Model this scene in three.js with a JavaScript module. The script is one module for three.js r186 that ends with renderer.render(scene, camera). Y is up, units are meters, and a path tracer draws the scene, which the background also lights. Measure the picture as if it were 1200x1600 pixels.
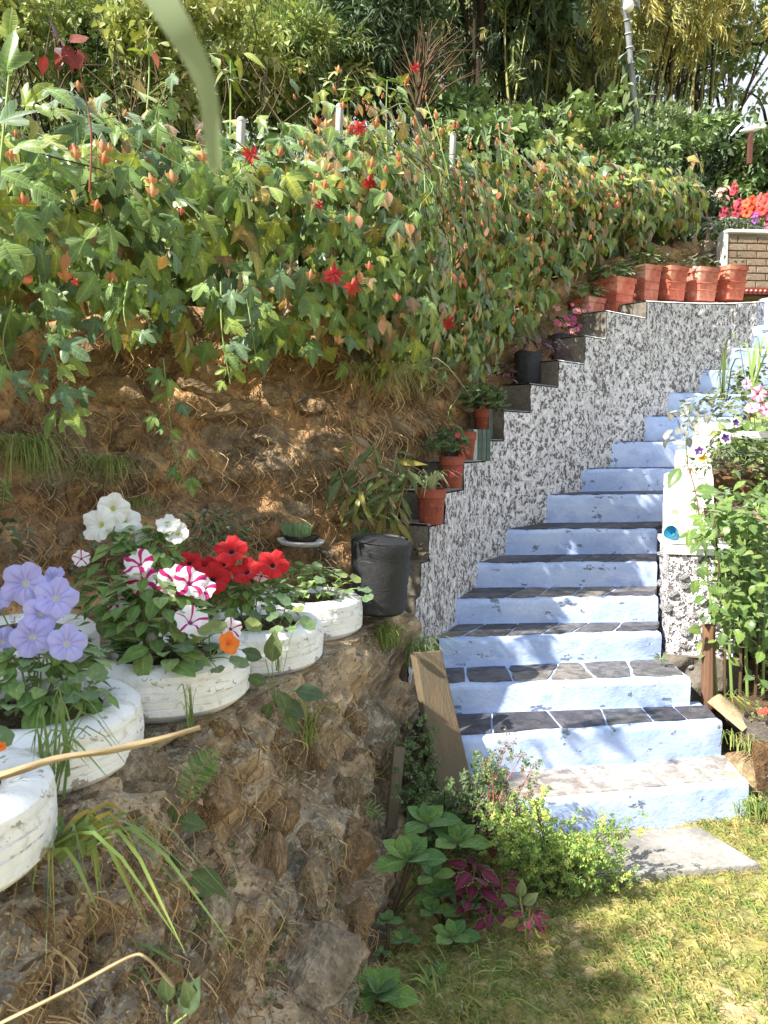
import * as THREE from 'three';
import { mergeGeometries, mergeVertices, toCreasedNormals } from 'three/addons/utils/BufferGeometryUtils.js';
import { RoundedBoxGeometry } from 'three/addons/geometries/RoundedBoxGeometry.js';
import { ImprovedNoise } from 'three/addons/math/ImprovedNoise.js';

// ---------- camera, sky, sun, exposure ----------
const scene = new THREE.Scene();
const EYE = 1.7, FOCAL = 1209, PITCH = Math.atan(105 / 1209);
const camera = new THREE.PerspectiveCamera(2 * Math.atan(800 / FOCAL) * 180 / Math.PI, 3 / 4, 0.05, 600);
camera.position.set(0, EYE, 0);
camera.rotation.x = -PITCH;
camera.focus = 4.2;
camera.userData.fStop = 8;
scene.add(camera);
const renderer = new THREE.WebGLRenderer({ antialias: true });
renderer.toneMapping = THREE.LinearToneMapping;
renderer.toneMappingExposure = 2.5;
renderer.shadowMap.enabled = true;
const SKY = 0.72;
const SUN = new THREE.Vector3(-0.70, 0.76, 0.27).normalize();
// hazy bright sky: pale at the horizon, soft blue overhead, the same all round
{
  const w = 256, h = 128, data = new Float32Array(w * h * 4);
  for (let j = 0; j < h; j++) for (let i = 0; i < w; i++) {
    const el = ((j + 0.5) / h - 0.5) * Math.PI, k = Math.pow(Math.max(0, Math.sin(el)), 0.55), q = (j * w + i) * 4, az = ((i + 0.5) / w - 0.5) * Math.PI * 2;
    const glow = 0.25 * Math.pow(Math.max(0, Math.cos(el) * (Math.cos(az) * SUN.x + Math.sin(az) * SUN.z) + Math.sin(el) * SUN.y), 12);
    const c = el < 0 ? [0.3, 0.3, 0.28] : [0.78 - 0.40 * k + glow, 0.80 - 0.33 * k + glow, 0.82 - 0.22 * k + glow * 0.9];
    data[q] = c[0] * SKY; data[q + 1] = c[1] * SKY; data[q + 2] = c[2] * SKY; data[q + 3] = 1;
  }
  const t = new THREE.DataTexture(data, w, h, THREE.RGBAFormat, THREE.FloatType); t.mapping = THREE.EquirectangularReflectionMapping; t.magFilter = THREE.LinearFilter; t.needsUpdate = true;
  scene.background = t; scene.environment = t;
}
const sun = new THREE.DirectionalLight(new THREE.Color(1.0, 0.94, 0.84), 5.0);
sun.position.copy(SUN).multiplyScalar(40); sun.castShadow = true;
sun.shadow.mapSize.set(4096, 4096);
Object.assign(sun.shadow.camera, { left: -18, right: 18, top: 18, bottom: -18, near: 1, far: 120 });
scene.add(sun); sun.target.position.set(0, 0, -6); scene.add(sun.target);

// ---------- helpers ----------
let seed = 20240611;
function rnd() { seed = (seed + 0x6D2B79F5) | 0; let t = Math.imul(seed ^ (seed >>> 15), 1 | seed); t = (t + Math.imul(t ^ (t >>> 7), 61 | t)) ^ t; return ((t ^ (t >>> 14)) >>> 0) / 4294967296; }
const rr = (a, b) => a + (b - a) * rnd();
const pick = (a) => a[Math.floor(rnd() * a.length) % a.length];
const gauss = () => (rnd() + rnd() + rnd() + rnd() - 2) * 1.0;
const lerp = (a, b, t) => a + (b - a) * t, clamp = (x, a = 0, b = 1) => Math.min(b, Math.max(a, x));
const smooth = (a, b, x) => { const t = clamp((x - a) / (b - a)); return t * t * (3 - 2 * t); };
const V = (x, y, d) => new THREE.Vector3(x, y, -d);          // d: metres in front of the viewpoint
const perlin = new ImprovedNoise();
const N3 = (x, y, z) => perlin.noise(x + 31.7, y + 17.3, z + 5.1);
const fbm = (x, y, z, o = 4) => { let s = 0, a = 0.5, f = 1; for (let i = 0; i < o; i++) { s += a * N3(x * f, y * f, z * f); a *= 0.5; f *= 2.03; } return s; };
// surveyed points: bearing and elevation taken at the viewpoint, with the tape distance d
const cP = Math.cos(PITCH), sP = Math.sin(PITCH);
function at(px, py, d) { const u = (px - 600) / FOCAL, v = (800 - py) / FOCAL, k = cP + v * sP; return new THREE.Vector3(u / k * d, EYE + (v * cP - sP) / k * d, -d); }

const used = {};
function numbered(n) { if (!used[n]) { used[n] = 1; return n; } return n + '_' + String(used[n]++).padStart(3, '0'); }
function shadows(o) { o.castShadow = true; o.receiveShadow = true; return o; }
function tag(o, label, category, group, kind) { o.userData = { label, category }; if (group) o.userData.group = group; if (kind) o.userData.kind = kind; return o; }
function thing(name, label, category, pos, group) { const o = new THREE.Group(); o.name = numbered(name); if (pos) o.position.copy(pos); tag(o, label, category, group); scene.add(o); return o; }
function part(name, geo, mat, parent, m4) { const o = shadows(new THREE.Mesh(geo, mat)); o.name = name; if (m4) o.applyMatrix4(m4); parent.add(o); return o; }
function solo(name, geo, mat, label, category, group, kind) { const o = shadows(new THREE.Mesh(geo, mat)); o.name = numbered(name); tag(o, label, category, group, kind); scene.add(o); return o; }
// part whose geometry is given in world coordinates, under a group that has only a translation
function wpart(name, geo, mat, parent) { const g = geo.clone(); g.translate(-parent.position.x, -parent.position.y, -parent.position.z); return part(name, g, mat, parent); }
const tmpX = new THREE.Vector3(), tmpY = new THREE.Vector3(), tmpZ = new THREE.Vector3();
// +Z of the piece goes along dir, +Y as near to up as can be
function frame(pos, dir, up, s = 1, sx = s, sy = s) {
  tmpZ.copy(dir).normalize(); tmpX.crossVectors(up, tmpZ); if (tmpX.lengthSq() < 1e-8) tmpX.set(1, 0, 0.01).cross(tmpZ); tmpX.normalize(); tmpY.crossVectors(tmpZ, tmpX);
  const m = new THREE.Matrix4().makeBasis(tmpX.clone().multiplyScalar(sx), tmpY.clone().multiplyScalar(sy), tmpZ.clone().multiplyScalar(s)); m.setPosition(pos); return m;
}
function copies(name, geo, mat, parent, list, kind = 'stuff') { // list of [Matrix4, Color]
  const o = new THREE.InstancedMesh(geo, mat, list.length); o.name = name;
  list.forEach(([m, c], i) => { o.setMatrixAt(i, m); if (c) o.setColorAt(i, c); });
  shadows(o); o.userData.kind = kind; parent.add(o); return o;
}
const C = (hex) => new THREE.Color(hex);
function geom(pos, idx, uv, col) { const g = new THREE.BufferGeometry(); g.setAttribute('position', new THREE.Float32BufferAttribute(pos, 3)); g.setIndex(idx); g.setAttribute('uv', new THREE.Float32BufferAttribute(uv || new Array(pos.length / 3 * 2).fill(0), 2)); if (col) g.setAttribute('color', new THREE.Float32BufferAttribute(col, 3)); g.computeVertexNormals(); return g; }
// sheet from a function (i/nu, j/nv) -> Vector3
function sheet(nu, nv, fn, uvfn) {
  const p = [], uv = [], ix = [];
  for (let j = 0; j <= nv; j++) for (let i = 0; i <= nu; i++) { const v = fn(i / nu, j / nv); p.push(v.x, v.y, v.z); const t = uvfn ? uvfn(i / nu, j / nv, v) : [i / nu, j / nv]; uv.push(t[0], t[1]); }
  for (let j = 0; j < nv; j++) for (let i = 0; i < nu; i++) { const a = j * (nu + 1) + i, b = a + 1, c = a + nu + 1, d = c + 1; ix.push(a, b, d, a, d, c); }
  return geom(p, ix, uv);
}
// tapered tube through points
function tube(pts, r0, r1 = r0, nr = 6, nl = 0, wob = 0) {
  const curve = pts.length > 2 ? new THREE.CatmullRomCurve3(pts) : new THREE.LineCurve3(pts[0], pts[1]); nl = nl || Math.max(2, (pts.length - 1) * 4);
  const p = [], uv = [], ix = [], len = curve.getLength(); const N = new THREE.Vector3(), B = new THREE.Vector3(); let prev = new THREE.Vector3(0.31, 0.2, 0.93);
  for (let i = 0; i <= nl; i++) {
    const t = i / nl, c = curve.getPoint(t), T = curve.getTangent(t); N.copy(prev).addScaledVector(T, -prev.dot(T)); if (N.lengthSq() < 1e-6) N.set(1, 0, 0).addScaledVector(T, -T.x); N.normalize(); prev = N.clone(); B.crossVectors(T, N);
    const r = lerp(r0, r1, t) * (1 + wob * N3(c.x * 9, c.y * 9, c.z * 9));
    for (let k = 0; k <= nr; k++) { const a = k / nr * Math.PI * 2, w = 1 + wob * 0.6 * Math.sin(a * 3 + i); p.push(c.x + (N.x * Math.cos(a) + B.x * Math.sin(a)) * r * w, c.y + (N.y * Math.cos(a) + B.y * Math.sin(a)) * r * w, c.z + (N.z * Math.cos(a) + B.z * Math.sin(a)) * r * w); uv.push(k / nr * 0.5, t * len); }
  }
  for (let i = 0; i < nl; i++) for (let k = 0; k < nr; k++) { const a = i * (nr + 1) + k, b = a + 1, c = a + nr + 1, d = c + 1; ix.push(a, b, d, a, d, c); }
  const cap = (row, flip) => { const base = row * (nr + 1), ci = p.length / 3, c = curve.getPoint(row ? 1 : 0); p.push(c.x, c.y, c.z); uv.push(0.25, 0); for (let k = 0; k < nr; k++) flip ? ix.push(base + k, base + k + 1, ci) : ix.push(base + k + 1, base + k, ci); };
  cap(0, false); cap(nl, true);
  return geom(p, ix, uv);
}
// ribbon blade: points, width at base/mid/tip handled by profile
function blade(pts, w, side, prof = (t) => Math.sin(Math.PI * (0.12 + 0.88 * (1 - t)) * 0.5 + 0) * (t > 0.92 ? (1 - t) / 0.08 * 0.8 + 0.2 : 1), n = 7, fold = 0.15) {
  const curve = new THREE.CatmullRomCurve3(pts), p = [], uv = [], ix = [];
  for (let i = 0; i <= n; i++) { const t = i / n, c = curve.getPoint(t), T = curve.getTangent(t), S = new THREE.Vector3().crossVectors(T, side || new THREE.Vector3(0, 0, 1)); if (S.lengthSq() < 1e-6) S.set(1, 0, 0); S.normalize(); const U = new THREE.Vector3().crossVectors(S, T).normalize(), h = w * 0.5 * prof(t);
    for (const k of [-1, 0, 1]) { p.push(c.x + S.x * h * k + U.x * h * fold * Math.abs(k), c.y + S.y * h * k + U.y * h * fold * Math.abs(k), c.z + S.z * h * k + U.z * h * fold * Math.abs(k)); uv.push(0.5 + k * 0.5, t); } }
  for (let i = 0; i < n; i++) for (let k = 0; k < 2; k++) { const a = i * 3 + k, b = a + 1, c = a + 3, d = c + 1; ix.push(a, b, d, a, d, c); }
  return geom(p, ix, uv);
}
// simple leaf: base at origin, tip along +Z, upper face +Y, length 1
function leafGeo({ w = 0.5, peak = 0.4, sharp = 1, fold = 0.25, curl = 0.25, wave = 0, n = 6, stalk = 0.12, teeth = 0 }) {
  const p = [], uv = [], ix = [];
  for (let i = 0; i <= n; i++) {
    const t = i / n, z = stalk + (1 - stalk) * t; const a = Math.log(0.5) / Math.log(peak), q = Math.pow(clamp(t, 0.0001, 1), a);
    let h = w * 0.5 * Math.pow(Math.sin(Math.PI * clamp(q, 0.012, 0.988)), sharp); if (teeth && i % 2) h *= 1 - teeth;
    const y = -curl * z * z, wv = wave * Math.sin(t * 9);
    for (const k of [-1, -0.5, 0, 0.5, 1]) { p.push(k * h, y + Math.abs(k) * h * fold + (Math.abs(k) === 1 ? wv * h : 0), z * (1 - 0.04 * Math.abs(k))); uv.push(0.5 + k * 0.5, t); }
  }
  for (let i = 0; i < n; i++) for (let k = 0; k < 4; k++) { const a = i * 5 + k, b = a + 1, c = a + 5, d = c + 1; ix.push(a, c, d, a, d, b); }
  const s = stalk > 0 ? tube([new THREE.Vector3(0, 0, 0), new THREE.Vector3(0, -curl * stalk * stalk, stalk + 0.02)], 0.012, 0.012, 3, 1) : null;
  const g = geom(p, ix, uv); return s ? mergeGeometries([g, s]) : g;
}
// leaf with lobes: polar outline about the stalk point; lobes [angle, length, width]
function lobedGeo(lobes, { curl = 0.25, fold = 0.12, stalk = 0.35, base = 0.16, n = 34, twist = 0.06 } = {}) {
  const p = [0, 0, 0], uv = [0.5, 0.1], ix = []; const rings = 3;
  const R = (a) => { let r = base; for (const [la, l, w] of lobes) { const q = (a - la) / w; r = Math.max(r, l * Math.pow(Math.max(0, 1 - Math.pow(Math.abs(clamp(q, -1, 1)), 1.25)), 0.8)); } return r; };
  for (let k = 1; k <= rings; k++) for (let i = 0; i <= n; i++) {
    const a = lerp(-2.6, 2.6, i / n), r = R(a) * k / rings, x = Math.sin(a) * r, z = Math.cos(a) * r;
    p.push(x, -curl * r * r + fold * Math.abs(x) + twist * Math.sin(a * 5) * r, z); uv.push(0.5 + x * 0.7, clamp(0.15 + z * 0.8));
  }
  const at_ = (k, i) => 1 + (k - 1) * (n + 1) + i;
  for (let i = 0; i < n; i++) { ix.push(0, at_(1, i), at_(1, i + 1)); for (let k = 1; k < rings; k++) { ix.push(at_(k, i), at_(k + 1, i), at_(k + 1, i + 1), at_(k, i), at_(k + 1, i + 1), at_(k, i + 1)); } }
  const g = geom(p, ix, uv), s = tube([new THREE.Vector3(0, 0.02, -stalk), new THREE.Vector3(0, 0.03, -stalk * 0.5), new THREE.Vector3(0, 0, 0)], 0.012, 0.012, 3, 3);
  return mergeGeometries([g, s]);
}
// round leaf on a stalk from below (disc in XZ, slightly cupped), radius 1
function discGeo(cup = 0.15, wave = 0.06, n = 18) {
  const p = [0, 0, 0], uv = [0.5, 0.5], ix = [];
  for (let k = 1; k <= 3; k++) for (let i = 0; i < n; i++) { const a = i / n * Math.PI * 2, r = k / 3 * (1 + 0.05 * Math.sin(a * 7)); p.push(Math.cos(a) * r, cup * r * r + wave * Math.sin(a * 4) * r, Math.sin(a) * r); uv.push(0.5 + 0.48 * Math.cos(a) * k / 3, 0.5 + 0.48 * Math.sin(a) * k / 3); }
  for (let i = 0; i < n; i++) { const j = (i + 1) % n; ix.push(0, 1 + j, 1 + i); for (let k = 0; k < 2; k++) { const a = 1 + k * n + i, b = 1 + k * n + j, c = a + n, d = b + n; ix.push(a, b, d, a, d, c); } }
  return geom(p, ix, uv);
}
// lumpy stone of radius 1, flattened
function stoneGeo(k, flat = 0.6, rough = 0.35, detail = 2, facets = 0.5) {
  let g = mergeVertices((() => { const q = new THREE.IcosahedronGeometry(1, detail); q.deleteAttribute('normal'); q.deleteAttribute('uv'); return q; })());
  const P = g.attributes.position, dirs = []; for (let i = 0; i < 9; i++) { const v = new THREE.Vector3(Math.sin(k * 7.1 + i * 2.4), Math.sin(k * 3.7 + i * 4.1 + 1), Math.sin(k * 5.3 + i * 1.7 + 2)).normalize(); dirs.push([v, 0.52 + 0.34 * Math.abs(Math.sin(k + i * 9.1))]); }
  const v = new THREE.Vector3();
  for (let i = 0; i < P.count; i++) { v.fromBufferAttribute(P, i).normalize(); let r = 1 + rough * fbm(v.x * 1.4 + k * 13, v.y * 1.4, v.z * 1.4, 3); for (const [d, h] of dirs) { const c = v.dot(d); if (c > 0 && r * c > h) r = lerp(r, h / c, facets); } P.setXYZ(i, v.x * r, v.y * r * flat, v.z * r); }
  g = toCreasedNormals(g, 0.42); const Q = g.attributes.position, uv = [], e1 = new THREE.Vector3(), e2 = new THREE.Vector3();
  for (let i = 0; i < Q.count; i += 3) { e1.set(Q.getX(i + 1) - Q.getX(i), Q.getY(i + 1) - Q.getY(i), Q.getZ(i + 1) - Q.getZ(i)); e2.set(Q.getX(i + 2) - Q.getX(i), Q.getY(i + 2) - Q.getY(i), Q.getZ(i + 2) - Q.getZ(i)); e1.cross(e2); const ax = Math.abs(e1.x), ay = Math.abs(e1.y), az = Math.abs(e1.z); for (let j = i; j < i + 3; j++) { const x = Q.getX(j), y = Q.getY(j), z = Q.getZ(j), o = k * 0.37; ax > ay && ax > az ? uv.push(z * 0.22 + o, y * 0.22) : ay > az ? uv.push(x * 0.22 + o, z * 0.22) : uv.push(x * 0.22 + o, y * 0.22); } }
  g.setAttribute('uv', new THREE.Float32BufferAttribute(uv, 2)); return g;
}
function box(w, h, d, r = 0.006, seg = 1) { return new RoundedBoxGeometry(w, h, d, seg, r); }

// ---------- textures ----------
function tileNoise(n, cells, s) { // tileable value noise in 0..1
  const g = new Float32Array(cells * cells); let q = s * 7919 + 13; for (let i = 0; i < g.length; i++) { q = (Math.imul(q, 1664525) + 1013904223) >>> 0; g[i] = q / 4294967296; }
  const o = new Float32Array(n * n); for (let y = 0; y < n; y++) for (let x = 0; x < n; x++) { const fx = x / n * cells, fy = y / n * cells, x0 = Math.floor(fx), y0 = Math.floor(fy); let tx = fx - x0, ty = fy - y0; tx = tx * tx * (3 - 2 * tx); ty = ty * ty * (3 - 2 * ty); const a = x0 % cells, b = (x0 + 1) % cells, c = (y0 % cells) * cells, d = ((y0 + 1) % cells) * cells; o[y * n + x] = lerp(lerp(g[c + a], g[c + b], tx), lerp(g[d + a], g[d + b], tx), ty); }
  return o;
}
function tileFbm(n, cells, oct, s, gain = 0.5) { const o = new Float32Array(n * n); let a = 1, t = 0; for (let k = 0; k < oct; k++) { const q = tileNoise(n, Math.min(cells << k, n), s + k * 31); for (let i = 0; i < o.length; i++) o[i] += a * q[i]; t += a; a *= gain; } for (let i = 0; i < o.length; i++) o[i] /= t; return o; }
function tex(n, fn, srgb = true, m = n) { const d = new Uint8Array(n * m * 4); for (let y = 0; y < m; y++) for (let x = 0; x < n; x++) { const c = fn(x, y, y * n + x), i = (y * n + x) * 4; d[i] = clamp(c[0], 0, 255); d[i + 1] = clamp(c[1], 0, 255); d[i + 2] = clamp(c[2], 0, 255); d[i + 3] = 255; } const t = new THREE.DataTexture(d, n, m); t.wrapS = t.wrapT = THREE.RepeatWrapping; t.magFilter = THREE.LinearFilter; t.minFilter = THREE.LinearMipmapLinearFilter; t.generateMipmaps = true; if (srgb) t.colorSpace = THREE.SRGBColorSpace; t.needsUpdate = true; return t; }
const mix3 = (a, b, t) => [lerp(a[0], b[0], t), lerp(a[1], b[1], t), lerp(a[2], b[2], t)];
function rep(t, u, v = u) { const c = t.clone(); c.repeat.set(u, v); c.needsUpdate = true; return c; }
const T = {};
{
  const n = 512, a = tileFbm(n, 4, 6, 1), b = tileFbm(n, 16, 5, 2, 0.6), c = tileFbm(n, 6, 4, 3), f = tileFbm(n, 64, 3, 4, 0.7);
  T.soil = tex(n, (x, y, i) => { let k = mix3([128, 110, 86], [172, 148, 116], smooth(0.3, 0.7, a[i])); k = mix3(k, [132, 122, 106], smooth(0.48, 0.66, c[i]) * 0.9); const s = 0.55 + 0.85 * b[i]; k = k.map((q) => q * s); if (f[i] > 0.66) k = mix3(k, [196, 182, 154], 0.6); if (f[i] < 0.3) k = mix3(k, [84, 66, 48], 0.5); return k; });
  T.soilBump = tex(n, (x, y, i) => { const v = 255 * (0.5 * b[i] + 0.3 * f[i] + 0.2 * a[i]); return [v, v, v]; }, false);
  T.clay = tex(n, (x, y, i) => { let k = mix3([136, 106, 74], [188, 150, 104], smooth(0.3, 0.7, a[i])); k = mix3(k, [128, 112, 90], smooth(0.5, 0.66, c[i])); const s = 0.6 + 0.75 * b[i]; k = k.map((q) => q * s); if (f[i] > 0.7) k = mix3(k, [200, 176, 130], 0.5); if (f[i] < 0.3) k = mix3(k, [88, 64, 42], 0.5); return k; });
  T.rock = tex(n, (x, y, i) => { let k = mix3([136, 126, 112], [188, 178, 164], smooth(0.3, 0.7, b[i])); k = mix3(k, [164, 146, 118], smooth(0.52, 0.7, a[i]) * 0.7); k = mix3(k, [104, 104, 82], smooth(0.6, 0.72, c[i]) * 0.4); const s = 0.75 + 0.5 * f[i]; return k.map((q) => q * s); });
  T.lawn = tex(n, (x, y, i) => { let k = mix3([128, 120, 66], [150, 142, 92], smooth(0.35, 0.65, b[i])); k = mix3(k, [172, 152, 112], smooth(0.52, 0.66, a[i])); const s = 0.65 + 0.7 * f[i]; return k.map((q) => q * s); });
  T.concrete = tex(n, (x, y, i) => { let k = mix3([128, 124, 118], [160, 156, 150], smooth(0.3, 0.7, a[i])); k = mix3(k, [104, 100, 94], smooth(0.55, 0.7, c[i]) * 0.6); const s = 0.85 + 0.3 * f[i]; return k.map((q) => q * s); });
  T.fine = tex(n, (x, y, i) => { const v = 255 * (0.55 * f[i] + 0.45 * b[i]); return [v, v, v]; }, false);
  T.mottle = tex(n, (x, y, i) => { const v = 190 + 80 * (a[i] - 0.5) + 70 * (f[i] - 0.5); return [v, v, v]; });
  // painted cement: pale blue limewash, chips and dirty scuffs with their own outline
  const chip = tileFbm(n, 14, 5, 9, 0.66), str = tileFbm(n, 3, 5, 12);
  T.paint = tex(n, (x, y, i) => { let k = mix3([196, 212, 240], [222, 232, 250], smooth(0.3, 0.7, a[i])); k = mix3(k, [176, 194, 226], smooth(0.5, 0.7, c[i]) * 0.6); if (chip[i] < 0.262) k = mix3(k, [110, 112, 118], 0.75); else if (chip[i] < 0.3) k = mix3(k, [164, 174, 192], 0.5); const s = 0.95 + 0.1 * f[i]; return k.map((q) => q * s); });
  T.paintBump = tex(n, (x, y, i) => { const v = 255 * (0.5 * a[i] + 0.3 * b[i] + 0.2 * f[i] - (chip[i] < 0.262 ? 0.2 : 0)); return [v, v, v]; }, false);
  T.slate = tex(n, (x, y, i) => { let k = mix3([150, 150, 154], [205, 203, 204], smooth(0.3, 0.7, b[i])); k = mix3(k, [190, 176, 160], smooth(0.55, 0.7, a[i]) * 0.5); const s = 0.8 + 0.4 * f[i]; return k.map((q) => q * s); });
  T.pot = tex(n, (x, y, i) => { let k = mix3([172, 98, 80], [200, 124, 104], smooth(0.3, 0.7, a[i])); k = mix3(k, [214, 170, 150], smooth(0.58, 0.74, c[i]) * 0.6); k = mix3(k, [120, 70, 58], smooth(0.6, 0.75, b[i]) * 0.5); const s = 0.9 + 0.2 * f[i]; return k.map((q) => q * s); });
  T.white = tex(n, (x, y, i) => { let k = mix3([232, 232, 230], [248, 248, 248], smooth(0.3, 0.7, a[i])); if (chip[i] < 0.3) k = mix3(k, [150, 140, 126], 0.8); k = mix3(k, [206, 200, 190], smooth(0.62, 0.75, b[i]) * 0.7); return k; });
  // roughcast: thrown mortar, white limewash on the lumps and dark cement between
  const m = 1024, l1 = tileFbm(m, 44, 4, 21, 0.66), l2 = tileFbm(m, 9, 3, 22), l3 = tileFbm(m, 120, 3, 24, 0.7), v1 = tileNoise(m, 60, 29);
  const h = (i) => 0.4 * l1[i] + 0.38 * l3[i] + 0.08 * l2[i] + 0.14 * v1[i];
  T.cast = tex(m, (x, y, i) => { const q = h(i), w = smooth(0.43, 0.468, q); let k = mix3([112, 106, 108], [248, 245, 248], w); k = mix3(k, k.map((e) => e * 0.9), l2[i]); return k; });
  T.castBump = tex(m, (x, y, i) => { const v = 255 * smooth(0.36, 0.62, h(i)); return [v, v, v]; }, false);
  // wood
  const wn = tileFbm(n, 4, 4, 41);
  const grain = (x, y, i) => 0.5 + 0.5 * Math.sin((x / n * 60 + wn[((y >> 4) % n) * n + x] * 9 + 3 * a[i]) * 2.1);
  T.wood = tex(n, (x, y, i) => { let k = mix3([138, 118, 92], [176, 160, 134], grain(x, y, i) * 0.5 + 0.5 * f[((y >> 3) % n) * n + x]); k = mix3(k, [176, 150, 118], smooth(0.5, 0.7, c[i]) * 0.7); return k; });
  T.bark = tex(n, (x, y, i) => { const q = b[((y >> 2) % n) * n + x]; let k = mix3([70, 58, 46], [132, 118, 100], smooth(0.3, 0.7, q)); k = mix3(k, [110, 116, 92], smooth(0.55, 0.7, a[i]) * 0.6); return k; });
  // leaves: u across, v along; pale midrib and side veins (pigment), mottled green
  const L = 256, ln = tileFbm(L, 6, 4, 51);
  T.leaf = tex(L, (x, y, i) => { const u = Math.abs(x / L - 0.5) * 2, v = y / L; let k = 178 + 70 * (ln[i] - 0.5); const rib = Math.max(0, 1 - u / 0.035), q = ((v * 8 - u * 1.6) % 1 + 1) % 1, side = Math.max(0, 1 - Math.abs(q - 0.5) / 0.09) * (u < 0.9 ? 0.55 : 0); const w = Math.max(rib, side); return [k + w * 58, k + w * 46, k + w * 34]; });
  T.leafBump = tex(L, (x, y, i) => { const u = Math.abs(x / L - 0.5) * 2, v = y / L, q = ((v * 8 - u * 1.6) % 1 + 1) % 1; const w = Math.max(Math.max(0, 1 - u / 0.05), Math.max(0, 1 - Math.abs(q - 0.5) / 0.16) * 0.8); const k = 210 - 140 * w; return [k, k, k]; }, false);
  T.round = tex(L, (x, y, i) => { const dx = x / L - 0.5, dy = y / L - 0.5, r = Math.hypot(dx, dy) * 2, an = Math.atan2(dy, dx); const s = Math.abs(((an / (Math.PI * 2) * 9 + 9) % 1) - 0.5); const w = Math.max(r < 0.07 ? 1 : 0, r < 0.85 ? Math.max(0, 1 - s * r / 0.016) * 0.6 : 0); const k = 190 + 50 * (ln[i] - 0.5); return [k + w * 60, k + w * 50, k + w * 36]; });
  // petals: planar disc
  const petal = (fn) => tex(L, (x, y, i) => { const dx = x / L - 0.5, dy = y / L - 0.5; return fn(Math.hypot(dx, dy) * 2, Math.atan2(dy, dx), ln[i]); });
  const lines = (an, k) => Math.pow(0.5 + 0.5 * Math.cos(an * k), 6);
  T.violet = petal((r, an, q) => { let k = mix3([180, 176, 238], [206, 204, 250], q); k = mix3(k, [128, 116, 200], lines(an, 10) * 0.5 * smooth(1.0, 0.2, r)); return mix3(k, [236, 238, 214], smooth(0.22, 0.1, r)); });
  T.petalWhite = petal((r, an, q) => { let k = mix3([236, 238, 234], [252, 252, 250], q); k = mix3(k, [214, 220, 196], lines(an, 10) * 0.35 * smooth(0.9, 0.1, r)); return mix3(k, [206, 210, 130], smooth(0.24, 0.08, r)); });
  T.petalRed = petal((r, an, q) => { let k = mix3([196, 8, 22], [226, 20, 34], q); k = mix3(k, [130, 4, 20], lines(an, 10) * 0.5 * smooth(0.9, 0.1, r)); return mix3(k, [50, 6, 16], smooth(0.22, 0.1, r)); });
  T.petalStripe = petal((r, an, q) => { const s = Math.cos(an * 5 + 0.35 * Math.sin(r * 7)), w = 0.18 + 0.5 * r; let k = s > w ? [196, 18, 112] : [248, 242, 246]; if (Math.abs(s - w) < 0.06) k = [226, 130, 182]; return mix3(k, [170, 20, 100], smooth(0.2, 0.08, r)); });
  T.petalStripeThin = petal((r, an, q) => { const s = Math.cos(an * 5 + 0.5), w = 0.72 + 0.24 * r; let k = s > w ? [190, 20, 110] : [250, 244, 248]; return mix3(k, [150, 60, 110], smooth(0.2, 0.08, r)); });
  T.petalViolaDark = petal((r, an, q) => { let k = r < 0.62 + 0.12 * Math.sin(an * 5) ? [74, 34, 120] : [236, 230, 244]; return mix3(k, [240, 196, 30], smooth(0.2, 0.1, r)); });
  T.petalYellow = petal((r, an, q) => mix3(mix3([244, 190, 20], [252, 214, 50], q), [120, 50, 10], lines(an, 6) * smooth(0.6, 0.15, r)));
  T.petalOrange = petal((r, an, q) => mix3(mix3([242, 112, 20], [252, 144, 40], q), [180, 50, 10], lines(an, 10) * 0.7 * smooth(0.6, 0.1, r)));
  T.petalPink = petal((r, an, q) => { const s = Math.cos(an * 5); return mix3(s > 0.55 ? [226, 120, 160] : [250, 226, 236], [200, 90, 130], smooth(0.25, 0.1, r)); });
  T.coleus = tex(L, (x, y, i) => { const u = Math.abs(x / L - 0.5) * 2, v = y / L; let k = mix3([112, 20, 56], [70, 18, 34], smooth(0.2, 0.7, u + 0.5 * (ln[i] - 0.5))); if (u > 0.86 + 0.1 * Math.sin(v * 60)) k = [128, 120, 60]; return mix3(k, [168, 40, 96], Math.max(0, 1 - u / 0.06)); });
}
const std = (o) => new THREE.MeshStandardMaterial({ side: THREE.DoubleSide, ...o });
const phys = (o) => new THREE.MeshPhysicalMaterial({ side: THREE.DoubleSide, ...o });
const leafMat = (hex, o = {}) => phys({ color: C(hex), roughness: 0.92, transmission: 0.38, thickness: 0, clearcoat: 0.6, clearcoatRoughness: 0.3, map: T.leaf, ...o });
const plainLeaf = (hex, o = {}) => phys({ color: C(hex), roughness: 0.95, transmission: 0.34, thickness: 0, clearcoat: 0.25, clearcoatRoughness: 0.45, ...o });
const petalMat = (map, o = {}) => phys({ map, color: 0xffffff, roughness: 0.95, transmission: 0.35, thickness: 0, ...o });
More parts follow.
